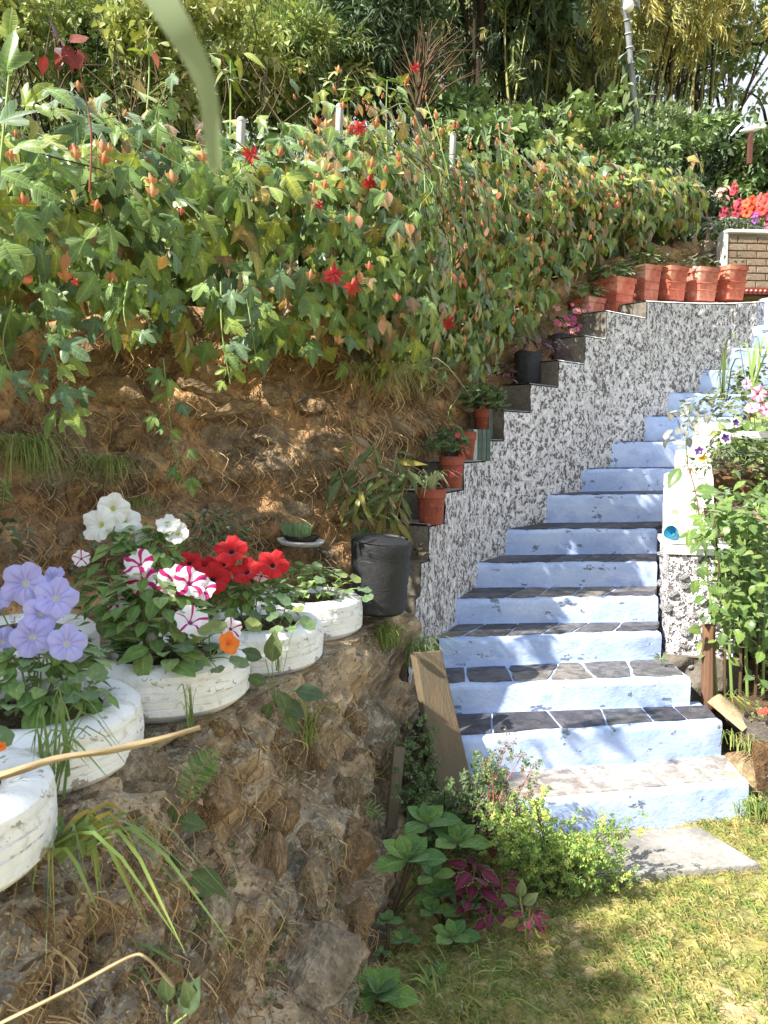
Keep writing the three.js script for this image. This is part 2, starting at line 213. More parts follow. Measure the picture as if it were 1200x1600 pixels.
const M = {
  soil: std({ map: T.soil, bumpMap: T.soilBump, bumpScale: 0.03, roughness: 1 }),
  clay: std({ map: T.clay, bumpMap: T.soilBump, bumpScale: 0.035, roughness: 1 }),
  lawn: std({ map: T.lawn, bumpMap: T.soilBump, bumpScale: 0.02, roughness: 1 }),
  bedSoil: std({ map: T.soil, color: C('#94826f'), bumpMap: T.soilBump, bumpScale: 0.035, roughness: 1 }),
  potSoil: std({ map: T.soil, color: C('#b7aca0'), bumpMap: T.soilBump, bumpScale: 0.02, roughness: 1 }),
  rock: ['#e0d8ca', '#d4c6b0', '#d0b898', '#c4bcb0', '#dcc4a2'].map((c) => std({ map: T.rock, color: C(c), bumpMap: T.fine, bumpScale: 0.02, roughness: 0.95 })),
  concrete: std({ map: T.concrete, bumpMap: T.fine, bumpScale: 0.006, roughness: 0.95 }),
  darkConcrete: std({ map: T.concrete, color: C('#c8c2ba'), bumpMap: T.fine, bumpScale: 0.01, roughness: 0.95 }),
  paint: std({ map: T.paint, color: C('#e0e7f6'), bumpMap: T.paintBump, bumpScale: 0.008, roughness: 0.75 }),
  whitePaint: std({ map: T.white, bumpMap: T.fine, bumpScale: 0.004, roughness: 0.7 }),
  cast: std({ map: T.cast, bumpMap: T.castBump, bumpScale: 0.016, roughness: 0.95 }),
  slates: ['#6d6c74', '#7b7a80', '#5d5d66', '#8b8a8c', '#a09b94', '#b5aca2', '#757880'].map((c) => std({ map: T.slate, color: C(c), bumpMap: T.fine, bumpScale: 0.004, roughness: 0.7 })),
  beigeTile: ['#e6dcd0', '#ded2c6', '#e9e0d6'].map((c) => std({ map: T.slate, color: C(c), bumpMap: T.fine, bumpScale: 0.002, roughness: 0.6 })),
  tyre: std({ map: T.white, bumpMap: T.fine, bumpScale: 0.003, roughness: 0.55 }),
  pot: ['#ffffff', '#f0d8cc', '#ffe6dc'].map((c) => std({ map: T.pot, color: C(c), bumpMap: T.fine, bumpScale: 0.002, roughness: 0.8 })),
  clayPot: std({ map: T.pot, color: C('#c8b4a8'), bumpMap: T.fine, bumpScale: 0.004, roughness: 0.9 }),
  blackPlastic: std({ color: C('#2b2c30'), roughness: 0.42, bumpMap: T.fine, bumpScale: 0.012 }),
  greyPlastic: std({ color: C('#4a4a4c'), roughness: 0.5, bumpMap: T.fine, bumpScale: 0.012 }),
  bucket: std({ color: C('#34353a'), map: T.mottle, roughness: 0.6, bumpMap: T.fine, bumpScale: 0.004 }),
  wood: std({ map: T.wood, color: C('#a9a8a4'), bumpMap: T.fine, bumpScale: 0.004, roughness: 0.9 }),
  greyWood: std({ map: T.wood, color: C('#c8ccd0'), bumpMap: T.fine, bumpScale: 0.004, roughness: 0.9 }),
  bark: std({ map: T.bark, bumpMap: T.fine, bumpScale: 0.012, roughness: 0.95 }),
  darkBark: std({ map: T.bark, color: C('#8a7c6c'), bumpMap: T.fine, bumpScale: 0.012, roughness: 0.95 }),
  twig: std({ map: T.bark, color: C('#c8b496'), roughness: 0.95 }),
  culm: std({ color: C('#8a8a4c'), roughness: 0.6 }),
  greenStem: std({ color: C('#7d9450'), roughness: 0.7 }),
  redStem: std({ color: C('#8a5a48'), roughness: 0.7 }),
  straw: std({ map: T.mottle, color: C('#d2b98c'), roughness: 0.8 }),
  pvc: std({ color: C('#d6d6d2'), roughness: 0.5, map: T.mottle }),
  metal: std({ color: C('#b4babe'), roughness: 0.55, metalness: 0.1, map: T.mottle }),
};
// ---------- ground, banks and hillside ----------
const lin = (tab) => (x) => { if (x <= tab[0][0]) return tab[0][1]; for (let i = 1; i < tab.length; i++) if (x <= tab[i][0]) return lerp(tab[i - 1][1], tab[i][1], smooth(0, 1, (x - tab[i - 1][0]) / (tab[i][0] - tab[i - 1][0])) * 0.5 + 0.5 * (x - tab[i - 1][0]) / (tab[i][0] - tab[i - 1][0])); return tab[tab.length - 1][1]; };
const spread = (u, near, far) => { const q = u * 2 - 1; return Math.sign(q) * (near * Math.abs(q) + (far - near) * Math.pow(Math.abs(q), 6)); };
const ground = solo('ground', sheet(220, 220, (u, v) => { const x = 0.8 + spread(u, 5, 160), z = -2.6 + spread(v, 5, 160); return new THREE.Vector3(x, 0.05 * fbm(x * 0.9, 0, z * 0.9, 3) + 0.012 * N3(x * 9, 0, z * 9) - 0.012, z); }, (u, v, p) => [p.x * 0.8, p.z * 0.8]), M.lawn, 'thin dry lawn and bare earth at the foot of the steps', 'ground', null, 'structure');

const xt = lin([[0, -1.32], [1, -0.9], [1.5, -0.74], [2.0, -0.66], [2.5, -0.43], [2.97, -0.22], [3.45, -0.06], [3.9, 0.1], [4.3, 0.16], [4.7, 0.2]]);
const xb = lin([[0, -0.8], [1, -0.48], [2.27, -0.09], [3, 0.02], [3.57, 0.1], [3.9, 0.22], [4.3, 0.26], [4.7, 0.27]]);
const qPts = [[-4.6, -0.6], [-3.2, 1.3], [-2.3, 2.5], [-1.4, 3.4], [-0.5, 4.05], [-0.05, 4.3], [0.15, 4.7], [0.42, 5.2], [0.8, 5.75], [1.3, 6.3], [1.8, 6.8], [2.4, 7.35], [3.0, 7.75], [3.6, 8.2], [5, 8.5], [9, 8.7], [16, 9]];
const qBase = [0.85, 0.85, 0.85, 0.85, 0.85, 0.9, 1.28, 1.58, 1.88, 2.25, 2.55, 2.95, 3.05, 3.25, 3.25, 3.25, 3.25], qTop = [2.3, 2.3, 2.35, 2.4, 2.42, 2.42, 2.42, 2.45, 2.5, 2.8, 3.2, 3.5, 3.7, 3.85, 3.9, 4, 4];
const baseCurve = new THREE.CatmullRomCurve3(qPts.map(([x, d], i) => V(x, qBase[i], d)), false, 'centripetal'), topCurve = new THREE.CatmullRomCurve3(qPts.map(([x, d], i) => V(x, qTop[i], d)), false, 'centripetal');
const UP = new THREE.Vector3(0, 1, 0);
const qNormal = (t) => { const a = baseCurve.getPoint(Math.max(0, t - 0.02)), b = baseCurve.getPoint(Math.min(1, t + 0.02)); b.sub(a); b.y = 0; b.normalize(); return b.cross(UP).normalize(); };

function lowerBank(u, v) {
  const d = lerp(-0.4, 4.7, u); let x, y; const a = xb(d), b = xt(d);
  if (v < 0.06) { x = a + 0.16 * (1 - v / 0.06); y = -0.05 + 0.05 * v / 0.06; }
  else if (v < 0.7) { const t = (v - 0.06) / 0.64, e = Math.pow(t, 1.0); x = lerp(a, b, e * 0.75 + 0.25 * smooth(0, 1, e)); y = 0.86 * t; }
  else { const t = (v - 0.7) / 0.3, xq = lin([[-0.4, -5], [1.3, -3.5], [2.5, -2.6], [3.4, -1.7], [4.05, -0.8], [4.7, -0.25]])(d); x = lerp(b, Math.min(xq, b - 0.2), t); y = 0.86 + 0.02 * t; }
  const z = -d, w = v < 0.7 ? smooth(0, 0.1, v) : 0.4;
  const q = 0.15 * fbm(x * 2.3, y * 2.3, z * 2.3, 2) + 0.1 * fbm(x * 7, y * 9, z * 7, 4) + 0.024 * N3(x * 32, y * 32, z * 32), led = 0.035 * Math.sin(y * 19 + 3 * fbm(x * 2, 0, z * 2, 2)) * w;
  return new THREE.Vector3(x + (q + led) * w * 0.9, y + q * 0.45 * w, z + 0.25 * q * w);
}
const bank = solo('earth_bank', sheet(230, 100, lowerBank, (u, v, p) => [-p.z * 1.1, (p.y * 1.1 - p.x * 0.9)]), M.soil, 'low earth and stone bank below the row of white tyres', 'bank', null, 'structure');

function hillside(u, v) {
  const b = baseCurve.getPoint(u), t = topCurve.getPoint(u), n = qNormal(u); let p;
  if (v < 0.08) { const k = 1 - v / 0.08; p = b.clone().addScaledVector(n, lerp(0.42, 0.12, smooth(0.28, 0.36, u)) * k); p.y -= 0.04 * k; }
  else if (v < 0.6) { const k = (v - 0.08) / 0.52; p = b.clone().lerp(t, k); p.addScaledVector(n, -0.3 * k * k); }
  else { const k = (v - 0.6) / 0.4, back = 46 * Math.pow(k, 2.2); p = t.clone().addScaledVector(n, -0.3 - back); const g = lerp(0.42, 0.2, smooth(0.72, 0.84, u)); p.y += back < 2.5 ? 0.1 * back : 0.25 + (back < 15 ? (back - 2.5) * g : 12.5 * g + (back - 15) * 0.02); p.y += 0.5 * smooth(1, 8, back) * fbm(p.x * 0.3, 0, p.z * 0.3, 3); return p; }
  const w = smooth(0, 0.15, v); const q = 0.2 * fbm(p.x * 2.1, p.y * 2.6, p.z * 2.1, 2) + 0.09 * fbm(p.x * 6, p.y * 9, p.z * 6, 3) + 0.022 * N3(p.x * 28, p.y * 34, p.z * 28) + 0.03 * Math.sin(p.y * 21 + 4 * fbm(p.x * 1.5, 0, p.z * 1.5, 2));
  return p.addScaledVector(n, q * w);
}
const hill = solo('hillside', sheet(420, 110, hillside, (u, v, p) => [(p.x - p.z) * 0.75, p.y * 0.95 + (v > 0.6 ? p.z * 0.6 : 0)]), M.clay, 'cut clay and stone slope behind the flowers and steps', 'slope', null, 'structure');

// right-hand garden bed beside the steps
const xr = lin([[3.2, 1.72], [3.7, 1.7], [4.1, 1.78], [4.3, 1.98], [4.9, 2.06], [5.3, 2.22], [5.8, 2.46], [6.3, 2.78], [6.75, 3.1], [7.1, 3.45], [7.5, 4.05], [7.75, 4.8], [9, 6]]);
const yr = lin([[3.2, -0.05], [3.45, 0.05], [3.52, 0.3], [4.2, 0.36], [4.45, 0.45], [4.55, 1.08], [4.75, 1.16], [4.85, 1.5], [5.0, 1.58], [6.5, 1.8], [7.5, 2.3], [9, 3.1]]);
const bed = solo('garden_bed', sheet(60, 130, (u, v) => { const d = lerp(3.2, 8.6, v), x = lerp(xr(d) + 0.02, xr(d) + 4.5, u * u), z = -d; const q = 0.1 * fbm(x * 3, d * 3, 1, 3) + 0.02 * N3(x * 22, d * 22, 3); return new THREE.Vector3(x + q * 0.4, yr(d + q * 0.6) + q * 0.6, z + q * 0.5); }, (u, v, p) => [p.x * 1.1, (p.y - p.z) * 1.1]), M.bedSoil, 'brown rooty soil of the raised bed right of the steps', 'bed', null, 'structure');

scene.updateMatrixWorld(true);
const caster = new THREE.Raycaster();
function hit(px, py, meshes = [bank, hill, ground]) { const o = new THREE.Vector3(0, EYE, 0), q = at(px, py, 1).sub(o).normalize(); caster.set(o, q); const h = caster.intersectObjects(meshes, false)[0]; if (!h) return null; const n = h.face.normal.clone(); if (n.dot(q) > 0) n.negate(); return { p: h.point, n, o: h.object }; }
const cells = new Map();
function surf(x, d, meshes = [bank, ground]) { caster.set(new THREE.Vector3(x, 6, -d), new THREE.Vector3(0, -1, 0)); const h = caster.intersectObjects(meshes, false)[0]; return h ? h.point.y : 0; }

// stones bedded in the banks
const stoneShapes = []; for (let k = 0; k < 9; k++) stoneShapes.push(stoneGeo(k + 1, [0.6, 0.75, 0.5, 0.85, 0.65, 0.45, 0.7, 0.55, 0.8][k], 0.55, 3, 0.97));
function stone(px, py, wpx, hpx, k = -1, tone = -1, turn = 0, sink = k < 0 ? 0.45 : 0.28) {
  const h = hit(px, py); if (!h) return; const d = -h.p.z, w = wpx / FOCAL * d * 0.5, hh = hpx / FOCAL * d * 0.5; const g = k < 0 ? Math.floor(rnd() * 9) : k, flat = [0.6, 0.75, 0.5, 0.85, 0.65, 0.45, 0.7, 0.55, 0.8][g];
  const m = new THREE.Matrix4().compose(h.p.clone().addScaledVector(h.n, -sink * Math.min(w, hh)), new THREE.Quaternion().setFromEuler(new THREE.Euler(rr(-0.35, 0.35), rr(-0.5, 0.5) + (h.o === bank ? 0.7 : 0.4), turn + rr(-0.4, 0.4))), new THREE.Vector3(w * 1.12, hh / flat * 1.05, Math.min(w, hh) * 0.95));
  const o = part('stone', stoneShapes[g], tone < 0 ? pick(M.rock) : M.rock[tone], h.o === ground ? bank : h.o); o.applyMatrix4(m);
}
// large ones, then the small rubble
for (const s of [[172, 612, 105, 80, 3, 4], [130, 570, 70, 60, 1, 2], [190, 690, 80, 50, 0, 2], [320, 610, 95, 36, 5, 2], [350, 645, 120, 30, 5, 4], [395, 655, 60, 34, 2, 2], [430, 618, 60, 40, 6, 1], [470, 560, 70, 44, 4, 2], [420, 690, 66, 24, 5, 1], [400, 710, 46, 22, 2, 3], [360, 735, 70, 40, 7, 2], [300, 745, 70, 50, 4, 4], [385, 810, 46, 40, 3, 1], [345, 800, 50, 36, 1, 2], [455, 795, 70, 36, 5, 1], [420, 850, 60, 30, 2, 1], [190, 855, 90, 66, 6, 1], [100, 840, 60, 50, 0, 1], [115, 885, 60, 36, 5, 0], [230, 800, 60, 46, 8, 1], [505, 690, 50, 36, 7, 2], [520, 740, 46, 40, 4, 4], [480, 640, 60, 30, 5, 2], [560, 640, 50, 40, 1, 2], [30, 570, 50, 60, 8, 2], [45, 640, 50, 50, 3, 2], [270, 700, 50, 60, 6, 4], [590, 700, 46, 36, 2, 2], [250, 560, 60, 50, 7, 2], [540, 800, 40, 30, 0, 2],
  [200, 1205, 120, 90, 7, 0], [215, 1235, 80, 50, 5, 1], [370, 1170, 60, 50, 6, 0], [285, 1160, 40, 26, 5, 3], [345, 1260, 80, 90, 8, 2], [300, 1330, 70, 60, 3, 0], [220, 1360, 90, 90, 4, 0], [330, 1440, 110, 110, 1, 0], [440, 1275, 60, 60, 0, 2], [490, 1300, 60, 46, 6, 0], [490, 1190, 60, 60, 4, 2], [540, 1240, 50, 60, 7, 1], [545, 1340, 110, 150, 8, 2], [490, 1390, 80, 120, 1, 1], [420, 1350, 60, 110, 4, 2], [560, 1430, 70, 70, 3, 2], [480, 1540, 190, 150, 7, 0], [350, 1560, 80, 90, 6, 2], [250, 1530, 80, 90, 0, 2], [150, 1480, 70, 60, 2, 1], [60, 1450, 60, 90, 8, 2], [90, 1560, 70, 60, 4, 1], [480, 1130, 50, 40, 2, 2], [440, 1150, 60, 40, 5, 1], [555, 1130, 50, 60, 6, 2], [590, 1180, 40, 50, 1, 1]]) stone(...s);
for (let i = 0; i < 70; i++) stone(rr(60, 640), rr(560, 880), rr(14, 36), rr(10, 24));
for (let i = 0; i < 70; i++) stone(rr(20, 640), rr(1130, 1590), rr(16, 60), rr(12, 44));
for (const s of [[870, 400, 60, 30, 5, 0], [905, 408, 50, 26, 2, 1], [940, 400, 70, 26, 5, 0], [985, 405, 60, 28, 7, 0], [1030, 395, 70, 34, 5, 4], [1070, 392, 60, 44, 8, 2], [840, 425, 50, 30, 3, 1], [800, 470, 60, 40, 1, 2], [760, 520, 50, 40, 4, 2], [1100, 388, 40, 40, 3, 0]]) stone(...s);

// ---------- staircase ----------
const steps = [ // left x, left d, right x, right d, top height
  [0.30, 3.14, 1.67, 3.42, 0.168], [0.24, 3.46, 1.67, 3.715, 0.342], [0.24, 3.80, 1.6, 3.945, 0.487], [0.30, 4.12, 1.575, 4.31, 0.643], [0.42, 4.49, 1.64, 4.56, 0.79], [0.58, 4.86, 1.755, 4.92, 0.947], [0.82, 5.23, 1.88, 5.30, 1.122],
  [1.185, 5.67, 2.135, 5.78, 1.33], [1.53, 6.03, 2.45, 6.25, 1.51], [1.83, 6.30, 2.8, 6.65, 1.725], [2.19, 6.60, 3.2, 6.95, 1.945], [2.48, 6.85, 3.6, 7.2, 2.16], [2.85, 7.10, 4.0, 7.4, 2.38], [3.2, 7.30, 4.4, 7.55, 2.6], [3.48, 7.45, 4.8, 7.65, 2.83]];
const stair = thing('staircase', 'pale blue and white painted garden staircase curving up to the right', 'staircase', V(1, 0, 3.4));
const stepEnds = (k) => k < steps.length ? steps[k] : [3.66, 8.1, 5.4, 8.4, 2.83];
for (let k = 0; k < steps.length; k++) {
  const [lx, ld, rx, rd, h] = steps[k], [nlx, nld, nrx, nrd] = stepEnds(k + 1), low = (k ? steps[k - 1][4] : 0) - 0.06;
  const L = new THREE.Vector2(lx, ld), R = new THREE.Vector2(rx, rd), L2 = new THREE.Vector2(nlx, nld + 0.06), R2 = new THREE.Vector2(Math.max(nrx, rx), nrd + 0.06), dir = R.clone().sub(L).normalize(), fwd = new THREE.Vector2(dir.y, -dir.x); // fwd: towards the foot (smaller d)
  // body: front face, rounded nosing, top; sides closed
  const rows = [[0, low], [0, lerp(low, h, 0.3)], [0, lerp(low, h, 0.6)], [0, h - 0.03], [0.004, h - 0.012], [0.014, h - 0.002], [0.05, h], [1, h]], nu = 40;
  const wob = (u, r) => 0.008 * N3(u * 7 + k * 3, r * 9, k * 1.7) + 0.005 * N3(u * 21, r * 20, k * 5);
  const P = (u, j) => { const [b, y] = rows[j]; const f = L.clone().lerp(R, u), g = L2.clone().lerp(R2, u); const e = j === 7 ? g : f.addScaledVector(fwd, -b + wob(u, y)); return new THREE.Vector3(e.x, y + (j > 2 && j < 7 ? wob(u * 1.3 + 4, k) * 0.9 : 0), -e.y); };
  const p = [], uv = [], ix = []; for (let j = 0; j < 8; j++) for (let i = 0; i <= nu; i++) { const q = P(i / nu, j); p.push(q.x, q.y, q.z); uv.push((q.x) * 0.9 + k * 0.37, (j < 7 ? q.y * 1.6 : q.y * 1.6 - q.z) * 0.9 + k * 0.21); }
  for (let j = 0; j < 7; j++) for (let i = 0; i < nu; i++) { const a = j * (nu + 1) + i, b = a + 1, c = a + nu + 1, d = c + 1; ix.push(a, b, d, a, d, c); }
  for (const i of [0, nu]) { const a = p.length / 3; for (let j = 0; j < 8; j++) { const q = P(i / nu, j); p.push(q.x, q.y, q.z); uv.push(-q.z * 0.9, q.y * 1.4); } const e = P(i / nu, 7); p.push(e.x, low, e.z); uv.push(-e.z * 0.9, low); for (let j = 0; j < 7; j++) i ? ix.push(a + 8, a + j, a + j + 1) : ix.push(a + 8, a + j + 1, a + j); }
  const st = wpart('step', geom(p, ix, uv), M.paint, stair);
  // paving pieces on the tread
  const nose = k === 0 ? 0.03 : 0.045, pieces = [];
  const cut = k === 0 ? [0, 0.2, 0.46, 0.7, 1] : k === 1 ? [0, 0.2, 0.42, 0.6, 0.76, 0.88, 1] : k < 4 ? [0, 0.12, 0.3, 0.48, 0.62, 0.8, 1] : k < 7 ? [0, 0.26, 0.4, 0.58, 0.76, 1] : [0, 0.3, 0.55, 0.8, 1];
  for (let i = 0; i + 1 < cut.length; i++) { const s0 = k === 0 ? -0.06 : rr(-0.07, 0.07), a = cut[i], b = cut[i + 1]; pieces.push([a, b, i]); }
  const skew = cut.map((c, i) => i === 0 || i === cut.length - 1 ? 0 : k === 0 ? -0.05 : rr(-0.06, 0.06));
  for (const [a, b, i] of pieces) {
    const quad = (u, v) => { const f = L.clone().lerp(R, u).addScaledVector(fwd, -nose), g = L2.clone().lerp(R2, u).addScaledVector(fwd, 0.075); return f.lerp(g, v); };
    const split = k >= 2 && k <= 4 && rnd() < 0.7 ? rr(0.35, 0.65) : 0, bands = split ? [[0, split - 0.012], [split + 0.012, 1]] : [[0, 1]];
    for (const [v0, v1] of bands) {
      const gap = 0.0028, ring = []; const A = (v) => a + skew[i] * (v - 0.5) + gap, B = (v) => b + skew[i + 1] * (v - 0.5) - gap;
      const round = k >= 2 && k <= 4 ? 0.12 : 0.03; const spots = [[0, 0], [0.33, 0], [0.67, 0], [1, 0], [1, 0.5], [1, 1], [0.67, 1], [0.33, 1], [0, 1], [0, 0.5]];
      for (const [s, t] of spots) { const cx = s - 0.5, ct = t - 0.5, corner = Math.abs(cx) === 0.5 && Math.abs(ct) === 0.5; const q = corner ? 1 - round * rr(0.2, 0.9) : 1 - (k ? rr(0, 0.015) : 0); const v = lerp(v0, v1, 0.5 + ct * q), u = lerp(A(v), B(v), 0.5 + cx * q); ring.push(quad(u, v)); }
      const top = h + 0.006 + rr(0, 0.002), cen = ring.reduce((s, q) => s.add(q), new THREE.Vector2()).multiplyScalar(0.1), pp = [], ux = [], ii = [], n = ring.length;
      for (const [sc, y] of [[1, h - 0.02], [1, top - 0.002], [0.985, top]]) for (const q of ring) { const e = cen.clone().lerp(q, sc); pp.push(e.x, y, -e.y); ux.push(e.x * 1.3 + i * 0.3, e.y * 1.3 + k * 0.17); }
      pp.push(cen.x, top, -cen.y); ux.push(cen.x * 1.3 + i * 0.3, cen.y * 1.3 + k * 0.17);
      for (let r = 0; r < 2; r++) for (let j = 0; j < n; j++) { const e = r * n + j, f = r * n + (j + 1) % n; ii.push(e, f, f + n, e, f + n, e + n); } for (let j = 0; j < n; j++) ii.push(2 * n + j, 2 * n + (j + 1) % n, 3 * n);
      const g = toCreasedNormals(geom(pp, ii, ux), 0.5); g.translate(-stair.position.x, -stair.position.y, -stair.position.z);
      part('paving_stone', g, k === 0 ? M.beigeTile[i % 3] : k === 1 ? M.slates[[0, 2, 0, 6, 2, 0][i % 6]] : k < 5 ? pick([M.slates[1], M.slates[3], M.slates[4], M.slates[0], M.slates[3], M.slates[5]]) : M.slates[[0, 1, 2, 6][(i + k) % 4]], st);
    }
  }
}
// slab lying in the grass at the foot
{
  const c = [at(905, 1376, 3.02), at(1182, 1352, 3.02), at(1092, 1297, 3.3), at(880, 1308, 3.2)].map((p) => { const r = new THREE.Vector3(0, EYE, 0), q = p.sub(r).normalize(); return r.addScaledVector(q, (0.025 - EYE) / q.y); });
  const s = new THREE.Shape(c.map((p) => new THREE.Vector2(p.x, p.z)));
  const g = new THREE.ExtrudeGeometry(s, { depth: 0.05, bevelEnabled: true, bevelSize: 0.008, bevelThickness: 0.008, bevelSegments: 2 }); g.rotateX(Math.PI / 2); g.translate(0, 0.03, 0);
  solo('paving_slab', g, M.concrete, 'flat grey cement slab in the grass at the foot of the steps', 'slab');
}

// ---------- roughcast stair wall ----------
const wallPath = new THREE.CatmullRomCurve3([[0.12, 3.78], [0.2, 4.0], [0.3, 4.2], [0.43, 4.5], [0.59, 4.86], [0.83, 5.23], [1.195, 5.67], [1.54, 6.03], [1.84, 6.3], [2.2, 6.6], [2.49, 6.85], [2.86, 7.1], [3.21, 7.3], [3.49, 7.45], [3.7, 7.56], [3.95, 7.68]].map(([x, d]) => V(x, 0, d)), false, 'centripetal');
const wallPx = []; for (let i = 0; i <= 400; i++) { const q = wallPath.getPoint(i / 400); wallPx.push([600 + FOCAL * q.x / -q.z, i / 400]); }
const bearing = (px) => { for (let i = 1; i < wallPx.length; i++) if (wallPx[i][0] >= px) { const [a, s] = wallPx[i - 1], [b, t] = wallPx[i]; return clamp(lerp(s, t, (px - a) / (b - a))); } return 1; };
const stairWall = thing('stair_wall', 'black and white roughcast wall stepping up the left of the stairs', 'wall', V(0.3, 0, 4.2));
const wallSteps = [[636, 650, 1000], [650, 662, 930], [658, 671, 875], [671, 695, 817], [695, 725, 765], [725, 757, 720], [757, 787, 687], [787, 827, 642], [827, 870, 602], [870, 910, 566], [910, 942, 527], [942, 1003, 492], [1003, 1186, 470]];
const wallTops = [];
wallSteps.forEach(([p0, p1, py], k) => {
  const t0 = bearing(p0), t1 = k === wallSteps.length - 1 ? bearing(1186) : bearing(wallSteps[k + 1][0]), mid = wallPath.getPoint((t0 + t1) / 2), last = k === wallSteps.length - 1, topA = at(p0, py, -wallPath.getPoint(t0).z).y, topB = at(p1, py, -wallPath.getPoint(t1).z).y, flatY = lerp(topA, topB, 0.6), topAt = (t) => last ? lerp(topA, topB, (t - t0) / (t1 - t0)) : flatY, topY = flatY, thick = 0.26;
  wallTops.push({ t0, t1, y: topY, mid });
  const lowY = (t) => { const q = wallPath.getPoint(t), d = -q.z; let y = 0; for (const s of steps) if (s[1] < d + 0.05) y = s[4]; return Math.max(-0.05, y - 0.45); };
  const nu = Math.max(4, Math.round((t1 - t0) * 150)), nv = 34; const out = (t) => { const T_ = wallPath.getTangent(t); T_.y = 0; return T_.normalize().cross(UP).normalize(); };
  const f = (u, v) => { const t = lerp(t0, t1, u), q = wallPath.getPoint(t), n = out(t); q.y = lerp(lowY(t), topAt(t) - 0.012 * Math.pow(v, 8), v); const e = 0.02 * fbm(q.x * 9, q.y * 9, q.z * 9, 3) + 0.006 * N3(q.x * 50, q.y * 50, q.z * 50); return q.addScaledVector(n, e * (v > 0.98 ? 0.3 : 1)); };
  const len = wallPath.getLength();
  const face = sheet(nu, nv, f, (u, v, p) => [lerp(t0, t1, u) * len * 0.95, p.y * 0.72]);
  const blk = wpart('wall_block', face, M.cast, stairWall);
  // the plain cement core with its top and ends
  const pts = []; for (let i = 0; i <= 6; i++) { const t = lerp(t0, t1, i / 6), q = wallPath.getPoint(t), n = out(t); pts.push([q.clone().addScaledVector(n, -0.004), q.clone().addScaledVector(n, -thick), topAt(t)]); }
  const p = [], uv = [], ix = []; const add = (v, y) => { p.push(v.x, y, v.z); uv.push(v.x * 0.9 + v.z * 0.35, y * 0.9 + v.z * 0.2); return p.length / 3 - 1; };
  for (let i = 0; i < 6; i++) { const [a, b, ya] = pts[i], [c, d, yb] = pts[i + 1], y = ya - 0.008, y2 = yb - 0.008; let e = [add(a, y), add(c, y2), add(d, y2), add(b, y)]; ix.push(e[0], e[1], e[2], e[0], e[2], e[3]); e = [add(b, y), add(d, y2), add(d, -0.1), add(b, -0.1)]; ix.push(e[0], e[1], e[2], e[0], e[2], e[3]); }
  for (const i of [0, 6]) { const [a, b, yt] = pts[i], y = yt - 0.008, e = [add(a, y), add(b, y), add(b, -0.1), add(a, -0.1)]; ix.push(e[0], e[1], e[2], e[0], e[2], e[3]); }
  const core = geom(p, ix, uv); core.translate(-stairWall.position.x, 0, -stairWall.position.z); part('cement_core', core, M.darkConcrete, blk);
  // thin limewashed ledge on top
  if (k > 2) { const q = [], w = [], x = []; for (let i = 0; i <= 6; i++) { const [a, b, yt] = pts[i]; for (const [v, y] of [[a, yt - 0.004], [a.clone().lerp(b, 0.04), yt + 0.004], [b, yt + 0.004]]) { q.push(v.x, y, v.z); w.push(v.x, v.z); } } for (let i = 0; i < 6; i++) for (let j = 0; j < 2; j++) { const a = i * 3 + j; x.push(a, a + 3, a + 4, a, a + 4, a + 1); } const g = geom(q, x, w); g.translate(-stairWall.position.x, 0, -stairWall.position.z); part('ledge', g, k > 8 ? M.whitePaint : M.concrete, blk); }
});
// pale blue end post where the wall meets the landing
{ const g = box(0.16, 0.75, 0.16, 0.012, 2); const o = part('end_post', g, M.paint, stairWall); const q = wallPath.getPoint(bearing(1192)); o.position.set(q.x - stairWall.position.x, 2.72, q.z - stairWall.position.z); o.rotation.y = 0.5; }
// ---------- right-hand walls ----------
function prism(corners, y0, y1, top = true, sub = 10, rough = 0.014, uvs = 0.95) { // corners [x,d] in order, faces subdivided and roughened
  const p = [], uv = [], ix = []; let run = 0;
  for (let i = 0; i < corners.length; i++) { const [ax, ad] = corners[i], [bx, bd] = corners[(i + 1) % corners.length], len = Math.hypot(bx - ax, bd - ad), n = Math.max(2, Math.round(len * sub * 2)), m = Math.max(3, Math.round((y1 - y0) * sub * 2)), nx = (bd - ad) / len, nd = -(bx - ax) / len, b0 = p.length / 3;
    for (let j = 0; j <= m; j++) for (let k = 0; k <= n; k++) { const x = lerp(ax, bx, k / n), d = lerp(ad, bd, k / n), y = lerp(y0, y1, j / m), e = (k === 0 || k === n || j === m ? 0.25 : 1) * rough * 2.2 * fbm(x * 8, y * 8, d * 8, 3); p.push(x + nx * e, y, -(d + nd * e)); uv.push((run + len * k / n) * uvs, y * uvs * 0.8); }
    for (let j = 0; j < m; j++) for (let k = 0; k < n; k++) { const a = b0 + j * (n + 1) + k; ix.push(a, a + 1, a + n + 2, a, a + n + 2, a + n + 1); } run += len; }
  if (top) { const c = p.length / 3, N = corners.length; let cx = 0, cd = 0; for (const [x, d] of corners) { cx += x / N; cd += d / N; p.push(x, y1, -d); uv.push(x, d); } p.push(cx, y1 + 0.004, -cd); uv.push(cx, cd); for (let i = 0; i < N; i++) ix.push(c + i, c + (i + 1) % N, c + N); }
  return geom(p, ix, uv);
}
